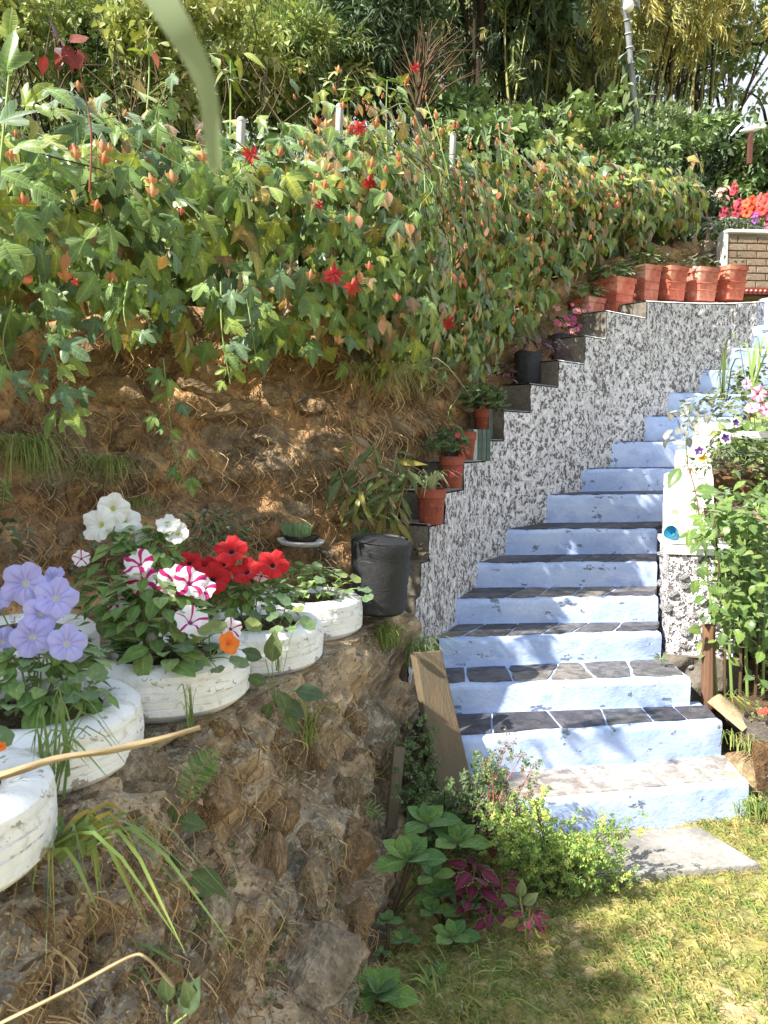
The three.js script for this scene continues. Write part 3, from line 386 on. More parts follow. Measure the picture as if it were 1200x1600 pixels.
{
  const w = thing('side_wall', 'low roughcast wall with lumpy white face right of the middle steps', 'wall', V(1.75, 0.3, 4.35));
  wpart('wall_face', prism([[1.6, 4.3], [1.93, 4.2], [2.3, 4.95], [1.79, 4.98]], 0.3, 1.09), M.cast, w);
  wpart('base_footing', prism([[1.585, 4.27], [1.96, 4.14], [2.0, 4.4], [1.6, 4.4]], 0.25, 0.52, true, 14, 0.05), M.darkConcrete, w);
  const lumps = []; for (let i = 0; i < 46; i++) { const t = rnd(), front = rnd() < 0.55, x = front ? lerp(1.6, 1.93, t) : lerp(1.6, 1.79, t), d = front ? lerp(4.3, 4.2, t) : lerp(4.3, 4.98, t); const g = stoneShapes[i % 9].clone(); const s = rr(0.012, 0.034); g.scale(s * 1.2, s * 1.5, s); g.translate(x, rr(0.42, 1.05), -d); lumps.push(g); }
  wpart('mortar_lumps', mergeGeometries(lumps), M.cast, w).userData.kind = 'stuff';
  wpart('coping', prism([[1.585, 4.29], [1.95, 4.185], [2.32, 4.955], [1.775, 4.985]], 1.092, 1.125, true, 8, 0.004), M.whitePaint, w);
  const c1 = thing('painted_kerb', 'white painted stepped kerb right of the upper steps', 'kerb', V(2.0, 1, 5.2));
  for (const [cs, y0, y1] of [[[[1.81, 4.99], [2.32, 4.97], [2.4, 5.4], [1.95, 5.4]], 0.7, 1.3], [[[1.955, 5.405], [2.42, 5.405], [2.6, 5.85], [2.19, 5.85]], 0.9, 1.5], [[[2.195, 5.855], [2.65, 5.855], [2.95, 6.3], [2.52, 6.35]], 1.1, 1.66], [[[2.525, 6.355], [2.98, 6.305], [3.4, 6.75], [2.93, 6.8]], 1.3, 1.88]]) wpart('kerb_block', prism(cs, y0, y1, true, 8, 0.006), M.whitePaint, c1);
}
// brick garden wall above the landing
{
  const w = thing('brick_wall', 'pale buff brick wall with white coping above the landing', 'wall', V(3.5, 3.25, 8.05));
  const a = new THREE.Vector2(3.44, 8.0), b = new THREE.Vector2(5.4, 8.15), len = a.distanceTo(b), dir = b.clone().sub(a).normalize(), ry = Math.atan2(dir.y, dir.x);
  const put = (name, g, mat, s, y) => { const o = part(name, g, mat, w); const q = a.clone().addScaledVector(dir, s); o.position.set(q.x - w.position.x, y - w.position.y, -q.y - w.position.z); o.rotation.y = ry; return o; };
  const bl = 0.205, bh = 0.062, mats = ['#c9b295', '#d2bea2', '#bfa587', '#cdb89f'].map((c) => std({ color: C(c), map: T.slate, bumpMap: T.fine, bumpScale: 0.004, roughness: 0.9 })), gs = [box(bl - 0.01, bh, 0.1, 0.006), box(bl * 0.5 - 0.01, bh, 0.1, 0.006)];
  put('mortar_core', box(len, 0.58, 0.06, 0.004), M.concrete, len / 2, 3.27 + 0.27);
  for (let r = 0; r < 7; r++) { let s = r % 2 ? 0 : -0.1; while (s < len) { const half = s < 0; put('brick', half ? gs[1] : gs[0], pick(mats), half ? bl * 0.25 : s + bl / 2, 3.31 + r * (bh + 0.011)).rotation.z = rr(-0.01, 0.01); s += bl; } }
  put('coping', box(len + 0.06, 0.035, 0.17, 0.01), M.whitePaint, len / 2, 3.825);
  put('end_render', box(0.06, 0.54, 0.13, 0.012), M.whitePaint, -0.03, 3.53);
  const red = std({ color: C('#a8483a'), roughness: 0.7, map: T.mottle }); put('red_border', box(len + 0.2, 0.07, 0.03, 0.006), red, len / 2 - 0.1, 3.235).position.z += 0.1;
  const bead = new THREE.SphereGeometry(0.012, 8, 6); for (let i = 0; i < 44; i++) put('border_bead', bead, std({ color: C('#d8a898'), roughness: 0.7 }), -0.15 + i * 0.048, 3.235).position.z += 0.118;
}
// ---------- pots ----------
function squarePot(w, h) { // tapered square planter with rim, open top
  const prof = [[0.74, 0], [0.76, 0.02], [0.9, 0.7], [0.915, 0.72], [0.93, 0.86], [1, 0.87], [1.01, 1], [0.93, 1], [0.92, 0.86]], p = [], uv = [], ix = [], n = 24, R = 0.13;
  const ring = (s) => { const o = []; for (let i = 0; i < n; i++) { const a = i / n * Math.PI * 2 + Math.PI / 4, c = Math.cos(a), q = Math.sin(a), k = Math.pow(Math.pow(Math.abs(c), 8) + Math.pow(Math.abs(q), 8), -1 / 8); o.push([c * k * s * w / 2, q * k * s * w / 2]); } return o; };
  prof.forEach(([s, y]) => ring(s).forEach(([x, z], i) => { p.push(x, y * h, z); uv.push(i / n * 2, y * 0.7); }));
  for (let j = 0; j + 1 < prof.length; j++) for (let i = 0; i < n; i++) { const a = j * n + i, b = j * n + (i + 1) % n; ix.push(a, b + n, b, a, a + n, b + n); }
  const c = p.length / 3; p.push(0, 0, 0); uv.push(0, 0); for (let i = 0; i < n; i++) ix.push(c, i, (i + 1) % n);
  return toCreasedNormals(geom(p, ix, uv), 0.6);
}
const lathe = (pr, n = 40) => new THREE.LatheGeometry(pr.map(([r, y]) => new THREE.Vector2(r, y)), n);
const spG = squarePot(1, 1);
const wallY = (px, py, d) => at(px, py, d);
function square(px0, px1, pyTop, pyBot, d, label, mat, turn = 0.5) {
  const a = at((px0 + px1) / 2, pyBot, d), w = (px1 - px0) / FOCAL * d * 0.86, h = (pyBot - pyTop) / FOCAL * d;
  const t = thing('square_pot', label, 'pot', a, 'square terracotta coloured pots on the stair wall'); t.rotation.y = turn;
  const o = part('pot_body', spG, mat, t); o.scale.set(w, h, w);
  const s = part('potting_soil', new THREE.CircleGeometry(0.5, 20), M.potSoil, t); s.rotation.x = -Math.PI / 2; s.position.y = h * 0.9; s.scale.set(w * 0.92, w * 0.92, 1);
  for (const k of [0.3, 0.52]) { const l = part('raised_band', (() => { const g = squarePot(1, 1); return new THREE.TorusGeometry(0.5, 0.0045, 4, 4); })(), mat, t); l.rotation.x = Math.PI / 2; l.rotation.z = Math.PI / 4; const q = lerp(0.76, 0.9, k / 0.7) * w * 1.415; l.scale.set(q, q, 0.8); l.position.y = h * k; }
  return { t, top: a.clone().setY(a.y + h * 0.92), w, h };
}
const pots = {
  a: square(893, 941, 470, 527, 6.75, 'square terracotta pot lowest in the row, with trailing pink blooms', M.pot[0], 0.6),
  b: square(930, 988, 440, 493, 6.95, 'square terracotta pot with a leafy green plant, second from the lower end of the row', M.pot[2], 0.62),
  c: square(983, 1029, 420, 472, 7.25, 'tall square terracotta pot set back behind the second pot of the row', M.pot[0], 0.5),
  d: square(1023, 1070, 422, 471, 7.3, 'faded square terracotta pot in the middle of the row, with few plants', M.pot[1], 0.45),
  e: square(1067, 1118, 424, 472, 7.42, 'square terracotta pot with pale green seedlings, second from the brick wall', M.pot[0], 0.42),
  f: square(1114, 1162, 421, 470, 7.52, 'square terracotta pot nearest the brick wall, almost bare on top', M.pot[2], 0.4),
};
// round clay pots on the lower wall steps
function roundPot(px0, px1, pyTop, pyBot, d, label, mat = M.clayPot, square = false) {
  const a = at((px0 + px1) / 2, pyBot, d), r = (px1 - px0) / FOCAL * d / 2, h = (pyBot - pyTop) / FOCAL * d, t = thing('clay_pot', label, 'pot', a, 'clay pots on the lower wall steps');
  part('pot_body', lathe([[0, 0], [r * 0.74, 0], [r * 0.77, h * 0.02], [r * 0.92, h * 0.74]]), mat, t);
  part('rim', lathe([[r * 0.93, h * 0.735], [r * 0.99, h * 0.75], [r, h * 0.97], [r * 0.97, h], [r * 0.9, h], [r * 0.88, h * 0.86]]), mat, t);
  const s = part('potting_soil', new THREE.CircleGeometry(r * 0.9, 20), M.potSoil, t); s.rotation.x = -Math.PI / 2; s.position.y = h * 0.88; return { t, top: a.clone().setY(a.y + h * 0.9), r };
}
pots.g = roundPot(650, 697, 763, 819, 4.18, 'broad clay pot with a variegated spider plant on the lowest wall step');
pots.h = roundPot(686, 725, 713, 766, 4.6, 'clay pot of dark geranium leaves one step above the spider plant');
pots.i = roundPot(712, 745, 675, 722, 4.95, 'clay pot half hidden beside the striped white tin');
pots.j = roundPot(740, 772, 640, 689, 5.3, 'small dark clay pot under bright green geranium leaves');
// grow bags: soft plastic sacks, open at the top
function sackGeo(r, h, k, fold = 0.07) { const prof = [[0, 0], [0.8, 0], [0.96, 0.05], [1.02, 0.25], [1.0, 0.5], [0.97, 0.75], [0.95, 0.92], [1.0, 1], [0.9, 1.01], [0.88, 0.86], [0, 0.85]], n = 36; const p = [], uv = [], ix = []; prof.forEach(([q, y], j) => { for (let i = 0; i <= n; i++) { const a = i / n * Math.PI * 2, f = 1 + fold * (Math.sin(a * 7 + k + y * 2) * 0.4 + fbm(Math.cos(a) * 2 + k, y * 2.5, Math.sin(a) * 2, 3)) * (j > 9 ? 0 : 1); p.push(Math.cos(a) * q * r * f, y * h + (j > 5 && j < 9 ? 0.04 * h * Math.sin(a * 3 + k) : 0), Math.sin(a) * q * r * f); uv.push(i / n * 2, y); } }); for (let j = 0; j + 1 < prof.length; j++) for (let i = 0; i < n; i++) { const a = j * (n + 1) + i; ix.push(a, a + n + 2, a + 1, a, a + n + 1, a + n + 2); } return geom(p, ix, uv); }
function sack(px0, px1, pyTop, pyBot, d, label, mat, k) { const a = at((px0 + px1) / 2, pyBot, d), r = (px1 - px0) / FOCAL * d / 2, h = (pyBot - pyTop) / FOCAL * d, t = thing('grow_bag', label, 'planter', a, 'plastic grow bags on the wall steps'); part('bag', sackGeo(r, h, k), mat, t); const s = part('potting_soil', new THREE.CircleGeometry(r * 0.86, 18), M.potSoil, t); s.rotation.x = -Math.PI / 2; s.position.y = h * 0.87; return { t, top: a.clone().setY(a.y + h * 0.9), r }; }
pots.k = sack(803, 847, 552, 602, 5.95, 'shiny black plastic grow bag with purple leaves on the wall', M.blackPlastic, 1);
pots.l = sack(845, 868, 566, 601, 6.05, 'small grey grow bag beside the shiny black one', M.greyPlastic, 5);
pots.m = sack(855, 892, 525, 566, 6.35, 'dark grow bag with pink flowering plant behind, one step above the black bag', M.blackPlastic, 9);
pots.n = sack(800, 828, 606, 642, 5.7, 'dull grey grow bag standing below the shiny black one', M.greyPlastic, 13);
// striped tin and boxes
{ const t = thing('striped_tin', 'narrow tin with white and green stripes beside the clay pots', 'tin', at(748, 720, 4.98)); const cols = ['#dfe4e2', '#5f7f74', '#7b8680', '#5f7f74']; for (let i = 0; i < 4; i++) { const g = box(0.03, 0.2, 0.1, 0.004); const o = part('stripe_panel', g, std({ color: C(cols[i]), map: T.mottle, roughness: 0.6 }), t); o.position.set((i - 1.5) * 0.0305, 0.1, 0); } t.rotation.y = 0.3;
  const u = thing('striped_tin', 'upper striped white and green tin behind the first one', 'tin', at(772, 685, 5.3)); for (let i = 0; i < 4; i++) { const o = part('stripe_panel', box(0.032, 0.2, 0.1, 0.004), std({ color: C(cols[(i + 2) % 4]), map: T.mottle, roughness: 0.6 }), u); o.position.set((i - 1.5) * 0.0325, 0.1, 0); } u.rotation.y = 0.3; }
// black drum on the terrace
{ const a = at(590, 952, 3.62), t = thing('black_drum', 'large faded black plastic drum on the terrace beside the lower wall', 'drum', a); t.rotation.z = -0.06; t.rotation.x = 0.08;
  part('drum_body', lathe([[0, 0], [0.125, 0], [0.132, 0.015], [0.136, 0.11], [0.132, 0.125], [0.137, 0.14], [0.14, 0.25], [0.136, 0.262], [0.141, 0.275], [0.143, 0.33], [0.136, 0.34], [0.13, 0.3]], 48), M.bucket, t);
  const lid = part('lid', new THREE.SphereGeometry(0.134, 32, 8, 0, Math.PI * 2, 0, 0.5), M.bucket, t); lid.scale.set(2, 1, 2); lid.position.y = 0.215; }
// plate with a pot of grass on the slope
{ const h = hit(470, 846, [hill]) || { p: at(470, 846, 4) }, a = at(470, 845, Math.min(4.0, -h.p.z) - 0.1); const t = thing('stone_dish', 'flat pale stone dish with a rusty rim on the slope', 'dish', a); part('dish', lathe([[0, -0.02], [0.1, -0.02], [0.118, -0.004], [0.12, 0.006], [0.1, 0.002], [0, 0.0]], 32), M.whitePaint, t); part('clay_saucer', lathe([[0, 0.002], [0.075, 0.003], [0.09, 0.018], [0.092, 0.028], [0.08, 0.026], [0, 0.02]], 32), M.darkBark, t); t.rotation.z = -0.06;
  const gts = []; const g = thing('grass_pot', 'round tuft of short green grass in the stone dish', 'grass', a.clone().add(new THREE.Vector3(-0.02, 0.024, 0))); for (let i = 0; i < 170; i++) { const r = 0.068 * Math.sqrt(rnd()), an = rr(0, 6.28), b = new THREE.Vector3(Math.cos(an) * r, 0, Math.sin(an) * r), e = b.clone().multiplyScalar(1.2).add(new THREE.Vector3(rr(-0.01, 0.01), rr(0.055, 0.09), rr(-0.01, 0.01))); gts.push(blade([b, b.clone().lerp(e, 0.5).add(new THREE.Vector3(0, 0.006, 0)), e], 0.0035, new THREE.Vector3(0, 0, 1), undefined, 3)); } part('blades', mergeGeometries(gts), plainLeaf('#7fa06c'), g).userData.kind = 'stuff';
  const m = new THREE.SphereGeometry(0.055, 16, 8); m.scale(1, 0.4, 1); part('root_ball', m, M.soil, g); }
// pebbles stacked on a wall step
for (const [px, py, w, lab] of [[660, 866, 26, 'largest flat pebble, lowest of the little stack on the wall'], [655, 858, 22, 'middle flat pebble of the little stack on the wall'], [657, 851, 16, 'smallest pebble on top of the little stack on the wall']]) { const o = solo('pebble', stoneShapes[1], M.rock[3], lab, 'pebble', 'pebbles on the lower wall'); o.position.copy(at(px, py, 3.98)); const s = w / FOCAL * 4 / 2; o.scale.set(s, s * 0.55, s); }
// leaning stone plank and thin board
{ const a = at(745, 1262, 3.12), b = at(640, 1040, 3.62), up = b.clone().sub(a), len = up.length(); const g = box(0.175, len, 0.045, 0.012, 2), P = g.attributes.position; for (let i = 0; i < P.count; i++) { P.setX(i, P.getX(i) * (1 + 0.25 * (0.5 - P.getY(i) / len) - 0.1) + 0.02 * N3(P.getY(i) * 5, 1, 2)); } g.computeVertexNormals(); const o = solo('leaning_plank', g, M.wood, 'wide weathered plank leaning on the bank left of the steps', 'plank'); o.applyMatrix4(frame(a.clone().lerp(b, 0.5), new THREE.Vector3(0.55, 0.5, 0.8), up)); 
  const c = at(620, 1330, 3.0), e = at(613, 1165, 3.2), u2 = e.clone().sub(c), g2 = box(0.05, u2.length(), 0.016, 0.004), o2 = solo('thin_board', g2, M.greyWood, 'narrow grey board standing against the bank behind the leafy rosettes', 'board'); o2.applyMatrix4(frame(c.clone().lerp(e, 0.5), new THREE.Vector3(0.35, 0.1, 0.95), u2)); }
// right side: post, rock, clay shard, planter board, pot
{ const a = at(1106, 1106, 4.02), g = tube([new THREE.Vector3(0, 0, 0), new THREE.Vector3(-0.005, 0.2, 0), new THREE.Vector3(-0.012, 0.45, 0.0)], 0.035, 0.032, 10, 6, 0.1); const o = solo('red_post', g, std({ map: T.wood, color: C('#b49890'), roughness: 0.85 }), 'reddish wooden post at the edge of the green bush', 'post'); o.position.copy(a);
  const s = solo('broken_tile', (() => { const q = new THREE.CylinderGeometry(0.1, 0.085, 0.2, 24, 4, true, 0.3, 1.7); return q; })(), std({ color: C('#d9bd98'), map: T.pot.clone(), roughness: 0.9 }), 'cream curved roof tile shard beside the third lowest step', 'tile'); s.material.map = T.mottle; s.position.copy(at(1133, 1130, 3.72)); s.rotation.set(-0.5, -0.6, 0.75);
  const k = sack(1160, 1222, 1118, 1170, 3.62, 'grey plastic grow bag of small succulents right of the lower steps', std({ color: C('#8a8078'), map: T.mottle, roughness: 0.55, bumpMap: T.fine, bumpScale: 0.01 }), 21); pots.o = k;
  const rk = solo('bed_rock', stoneShapes[3], M.rock[1], 'large mossy rock under the grow bag right of the lowest step', 'rock'); rk.position.copy(at(1165, 1212, 3.66)); rk.scale.set(0.2, 0.17, 0.2);
  const rk2 = solo('bed_rock', stoneShapes[6], M.rock[3], 'flat grey stone edging the bed above the bush', 'rock'); rk2.position.copy(at(1140, 808, 4.55)); rk2.scale.set(0.17, 0.14, 0.14);
  const rk3 = solo('bed_rock', stoneShapes[4], M.rock[1], 'dark stone at the right edge above the bush', 'rock'); rk3.position.copy(at(1195, 812, 4.6)); rk3.scale.set(0.13, 0.13, 0.13);
  const b = solo('planter_board', box(0.9, 0.045, 0.05, 0.006), M.whitePaint, 'white painted board edging the flower bed at the right', 'board'); b.position.copy(at(1245, 680, 4.72)); b.rotation.y = -0.06;
  const c = solo('blue_cup', lathe([[0, 0], [0.028, 0], [0.036, 0.02], [0.04, 0.07], [0.036, 0.07], [0.03, 0.012], [0, 0.01]], 24), std({ color: C('#2f86a8'), roughness: 0.4 }), 'small blue cup lying beside the white cap on the side wall', 'cup'); c.position.copy(at(1057, 838, 4.42)); c.rotation.set(0.5, 0.3, 0.9);
  const wc = solo('white_cap', stoneGeo(33, 0.7, 0.25, 2, 0.4), M.whitePaint, 'rounded white stone cap at the front end of the side wall', 'stone'); wc.position.copy(at(1080, 832, 4.4)); wc.scale.set(0.085, 0.06, 0.085); }

// ---------- tyres ----------
function tyreGeos(R, H) {
  const w = H, ri = R * 0.6, prof = []; const add = (r, y) => prof.push([r, y]);
  add(ri, 0.03 * w); add(ri + 0.02, 0.0); add(R * 0.8, -0.01); add(R * 0.93, 0.08 * w); add(R * 0.985, 0.17 * w);
  for (const c of [0.3, 0.45, 0.6, 0.74]) { add(R * (1 - 0.25 * Math.pow(Math.abs(c - 0.5), 2)), (c - 0.02) * w); add(R * 0.985, (c - 0.012) * w); add(R * 0.985, (c + 0.012) * w); add(R * (1 - 0.25 * Math.pow(Math.abs(c - 0.5), 2)), (c + 0.02) * w); }
  add(R * 0.975, 0.86 * w); add(R * 0.9, 0.96 * w); add(R * 0.8, 1.0 * w); add(R * 0.7, 0.985 * w); add(ri + 0.012, 0.93 * w); add(ri, 0.86 * w); add(ri + 0.03, 0.7 * w);
  const n = 180, p = [], uv = [], ix = [];
  prof.forEach(([r, y], j) => { for (let i = 0; i <= n; i++) { const a = i / n * Math.PI * 2, cut = (j >= 5 && j <= 20 && (y / w < 0.44 ? (i % 5 === 0) : y / w > 0.6 ? (i % 5 === 2) : false)) ? 0.0022 : 0; const q = r - cut + 0.0025 * N3(Math.cos(a) * 6, y * 20, Math.sin(a) * 6); p.push(Math.cos(a) * q, y, Math.sin(a) * q); uv.push(i / n * 3, j / prof.length); } });
  for (let j = 0; j + 1 < prof.length; j++) for (let i = 0; i < n; i++) { const a = j * (n + 1) + i; ix.push(a, a + n + 2, a + 1, a, a + n + 1, a + n + 2); }
  return toCreasedNormals(geom(p, ix, uv), 0.55);
}
const tyreG = tyreGeos(0.265, 0.17), tyreSoil = (() => { const g = sheet(26, 12, (u, v) => { const a = u * Math.PI * 2, r = v * 0.185; return new THREE.Vector3(Math.cos(a) * r, 0.122 + 0.03 * (1 - v) + 0.016 * fbm(Math.cos(a) * r * 18, 3, Math.sin(a) * r * 18, 3), Math.sin(a) * r); }, (u, v, p) => [p.x * 2, p.z * 2]); return g; })();
const tyres = [[-0.935, 1.48, 0, 'white tyre planter nearest the viewer, cut by the left edge'], [-0.915, 2.0, 0.0, 'white tyre planter holding violet petunias'], [-0.71, 2.5, 0.01, 'white tyre planter holding the striped petunias and orange nasturtium'], [-0.505, 2.98, 0.0, 'white tyre planter holding the red petunias'], [-0.36, 3.46, 0.0, 'white tyre planter farthest along the row, near the black drum'], [-1.3, 2.72, 0.03, 'white tyre planter behind the violet petunias, at the foot of the slope']];
const tyreAt = tyres.map(([x, d, up, label], i) => { const t = thing('tyre_planter', label, 'planter', V(x, 0.855 + up, d), 'white painted tyre planters on the bank'); t.rotation.y = i * 1.3; t.rotation.z = rr(-0.02, 0.02); t.rotation.x = rr(0.0, 0.03); part('tyre', tyreG, M.tyre, t); part('potting_soil', tyreSoil, M.potSoil, t); return t; });
// ---------- plant kit ----------
const v3 = (x, y, z) => new THREE.Vector3(x, y, z);
const dirTo = (a, b) => b.clone().sub(a).normalize();
const jit = (k) => v3(gauss() * k, gauss() * k, gauss() * k);
const eye = v3(0, EYE, 0);
// group at base; leaves given in world space
function plant(name, label, category, base, group) { const t = thing(name, label, category, base, group); t.userData.base = undefined; delete t.userData.base; return t; }
function leafAt(t, geo, mat, pos, dir, up, s, name = 'leaf', sx = s) { const m = frame(pos.clone().sub(t.position), dir, up, s, sx, s); return part(name, geo, mat, t, m); }
function stemAt(t, pts, r0, r1, mat = M.greenStem, name = 'stem', nr = 5) { return wpart(name, tube(pts, r0, r1, nr), mat, t); }
const tonedColor = (list) => { const c = C(pick(list)); const k = rr(0.8, 1.2); return c.multiplyScalar(k); };
// small four-triangle leaf, tip along +Z
function miniLeaf(w = 0.4, curl = 0.2) { return geom([0, 0, 0, -w / 2, 0.05, 0.45, 0, -curl * 0.25, 0.5, w / 2, 0.05, 0.45, 0, -curl, 1], [0, 2, 1, 0, 3, 2, 1, 2, 4, 2, 3, 4], [0.5, 0, 0, 0.45, 0.5, 0.5, 1, 0.45, 0.5, 1]); }
function sprig(n, leafW, leafL, droop, spreadA, curl = 0.3) { // a twig of length 1 along +Z with n leaves
  const gs = []; for (let i = 0; i < n; i++) { const g = miniLeaf(leafW / leafL, curl); const a = i * 2.4 + rr(-0.4, 0.4), t = lerp(0.05, 0.95, i / Math.max(1, n - 1)); const d = v3(Math.cos(a) * Math.sin(spreadA), Math.sin(a) * Math.sin(spreadA) - droop, Math.cos(spreadA)).normalize(); g.applyMatrix4(frame(v3(0, -droop * t * t * 0.6, t * 0.75), d, v3(rr(-0.5, 0.5), 1, rr(-0.5, 0.5)), leafL * rr(0.75, 1.2))); gs.push(g); }
  return mergeGeometries(gs);
}
const sprigs = {
  broad: [sprig(8, 0.3, 0.5, 0.15, 0.9), sprig(7, 0.32, 0.55, 0.25, 1.0)],
  small: [sprig(14, 0.16, 0.3, 0.1, 0.9), sprig(13, 0.17, 0.28, 0.2, 1.1)],
  bamboo: [sprig(14, 0.06, 0.5, 0.5, 0.7, 0.5), sprig(13, 0.065, 0.55, 0.8, 0.6, 0.5)],
  narrow: [sprig(12, 0.08, 0.42, 0.15, 0.7, 0.2), sprig(11, 0.09, 0.4, 0.3, 0.8, 0.3)],
};
const foliageMat = plainLeaf('#ffffff', { clearcoat: 0.3, clearcoatRoughness: 0.4, transmission: 0.36 });
// foliage filling an ellipsoid, kept in clumps so that gaps remain
function crown(t, cx, cy, cz, rx, ry, rz, n, kind, size, tones, { clumps = 26, clumpR = 0.34, droop = 0.2, name = 'foliage', hollow = 0.35 } = {}) {
  const cs = []; for (let i = 0; i < clumps; i++) { let p; do p = v3(rr(-1, 1), rr(-1, 1), rr(-1, 1)); while (p.length() > 1 || p.length() < hollow); cs.push([p, rr(0.6, 1.3), C(pick(tones))]); }
  const lists = sprigs[kind].map(() => []);
  for (let i = 0; i < n; i++) { const [c, k, col] = pick(cs); const q = jit(clumpR * 0.8 * k), p = c.clone().add(q); const w = v3(cx + p.x * rx, cy + p.y * ry, cz + p.z * rz).sub(t.position); const dir = v3(p.x, p.y * 0.5 + 0.15, p.z).normalize().add(jit(0.6)).add(v3(0, -droop, 0)); const cc = col.clone().lerp(C(pick(tones)), 0.4).multiplyScalar(rr(0.75, 1.2)); lists[i % lists.length].push([frame(w, dir, UP.clone().add(jit(0.4)), size * rr(0.7, 1.3)), cc]); }
  lists.forEach((l, i) => copies(name, sprigs[kind][i], foliageMat, t, l)); return cs;
}
function tree(o) { // trunk from base to crown with limbs
  const base = o.base, c = o.c, t = thing(o.name || 'tree', o.label, o.category || 'tree', base, o.group);
  const top = v3(c.x, c.y + o.r[1] * 0.35, c.z), pts = [base.clone().add(v3(0, -0.3, 0)), base.clone().lerp(top, 0.35).add(jit(0.15)), base.clone().lerp(top, 0.7).add(jit(0.15)), top];
  wpart('trunk', tube(pts, o.tr || 0.09, (o.tr || 0.09) * 0.35, 8, 12, 0.1), o.bark || M.bark, t);
  const curve = new THREE.CatmullRomCurve3(pts);
  for (let i = 0; i < (o.limbs ?? 6); i++) { const s = curve.getPoint(rr(0.35, 0.9)), a = rr(0, 6.28), e = v3(c.x + Math.cos(a) * o.r[0] * 0.8, c.y + rr(-0.5, 0.7) * o.r[1], c.z + Math.sin(a) * o.r[2] * 0.8); wpart('limb', tube([s, s.clone().lerp(e, 0.5).add(v3(0, 0.15, 0)).add(jit(0.12)), e], (o.tr || 0.09) * 0.4, 0.008, 5, 6), o.bark || M.bark, t); }
  crown(t, c.x, c.y, c.z, ...o.r, o.n, o.kind, o.size, o.tones, { name: 'crown', ...o.opt }); return t;
}
const G = { // leaf shapes
  vine: [lobedGeo([[0, 1, 0.62], [-0.85, 0.78, 0.55], [0.85, 0.78, 0.55]], { curl: 0.28 }), lobedGeo([[0, 0.95, 0.7], [-0.95, 0.62, 0.5], [0.95, 0.7, 0.55]], { curl: 0.4, twist: 0.1 }), lobedGeo([[0, 1.05, 0.55], [-0.7, 0.85, 0.5], [0.75, 0.8, 0.5]], { curl: 0.15, twist: -0.08, fold: 0.2 })],
  vineLow: [lobedGeo([[0, 1, 0.62], [-0.85, 0.78, 0.55], [0.85, 0.78, 0.55]], { curl: 0.3, n: 14 }), lobedGeo([[0, 0.95, 0.7], [-0.95, 0.62, 0.5], [0.95, 0.7, 0.55]], { curl: 0.45, n: 14, twist: 0.1 })],
  oval: [leafGeo({ w: 0.5, peak: 0.42, curl: 0.2, fold: 0.2 }), leafGeo({ w: 0.56, peak: 0.45, curl: 0.4, fold: 0.12, wave: 0.1 })],
  obovate: [leafGeo({ w: 0.62, peak: 0.58, sharp: 0.75, curl: 0.1, fold: 0.2, n: 12, stalk: 0.05 }), leafGeo({ w: 0.66, peak: 0.56, sharp: 0.72, curl: 0.3, fold: 0.14, n: 12, stalk: 0.05, wave: 0.08 })],
  petunia: [leafGeo({ w: 0.55, peak: 0.45, sharp: 0.85, curl: 0.15, fold: 0.22, stalk: 0.05 }), leafGeo({ w: 0.62, peak: 0.5, sharp: 0.8, curl: 0.45, fold: 0.15, stalk: 0.05 })],
  lance: [leafGeo({ w: 0.2, peak: 0.35, curl: 0.25, fold: 0.3, stalk: 0.06 }), leafGeo({ w: 0.24, peak: 0.4, curl: 0.5, fold: 0.2, stalk: 0.06 })],
  serrate: [leafGeo({ w: 0.6, peak: 0.4, curl: 0.2, fold: 0.2, n: 10, teeth: 0.18 }), leafGeo({ w: 0.66, peak: 0.42, curl: 0.4, fold: 0.15, n: 10, teeth: 0.2, wave: 0.1 })],
  disc: [discGeo(0.15, 0.06), discGeo(-0.1, 0.1)],
  scallop: [discGeo(0.25, 0.16, 21)],
};
const LM = {
  vine: ['#a0c856', '#8cb854', '#b6d450', '#7fa86c', '#c6d84c', '#96c058'].map((c) => leafMat(c, { bumpMap: T.leafBump, bumpScale: 0.002 })),
  petunia: ['#b4e070', '#a4d466', '#c2e67c', '#96c660'].map((c) => leafMat(c, { clearcoat: 0.15 })),
  hydrangea: ['#84c246', '#94cc4c', '#74b44a', '#a6d650'].map((c) => leafMat(c, { bumpMap: T.leafBump, bumpScale: 0.003, clearcoat: 0.3, clearcoatRoughness: 0.35 })),
  bush: ['#8cba4a', '#9cc552', '#7aa846', '#a9cc5c'].map((c) => leafMat(c)),
  weed: ['#7f9c56', '#8fa860', '#6f8f58'].map((c) => leafMat(c, { clearcoat: 0.2 })),
  round: ['#86ab6a', '#93b270', '#7aa068', '#a5b85c'].map((c) => phys({ color: C(c), map: T.round, roughness: 0.92, transmission: 0.34, thickness: 0, clearcoat: 0.2, clearcoatRoughness: 0.5 })),
  coleus: [phys({ map: T.coleus, roughness: 0.9, transmission: 0.25, thickness: 0 })],
  purple: ['#a0647c', '#8c5a70', '#b06c7c'].map((c) => leafMat(c)),
  dry: ['#c9b084', '#b89468', '#a87850'].map((c) => leafMat(c)),
  silver: ['#e0e2d8', '#cfd6c8', '#eceade'].map((c) => leafMat(c, { clearcoat: 0.1 })),
  yellow: ['#c8c04a', '#d8c84a', '#b0b848'].map((c) => leafMat(c)),
  grass: ['#8aa050', '#9aa858', '#7a9048', '#b0ac60'].map((c) => plainLeaf(c)),
  strap: ['#7f9a48', '#93a850', '#c0a848', '#6f8f4c'].map((c) => plainLeaf(c, { clearcoat: 0.4 })),
};
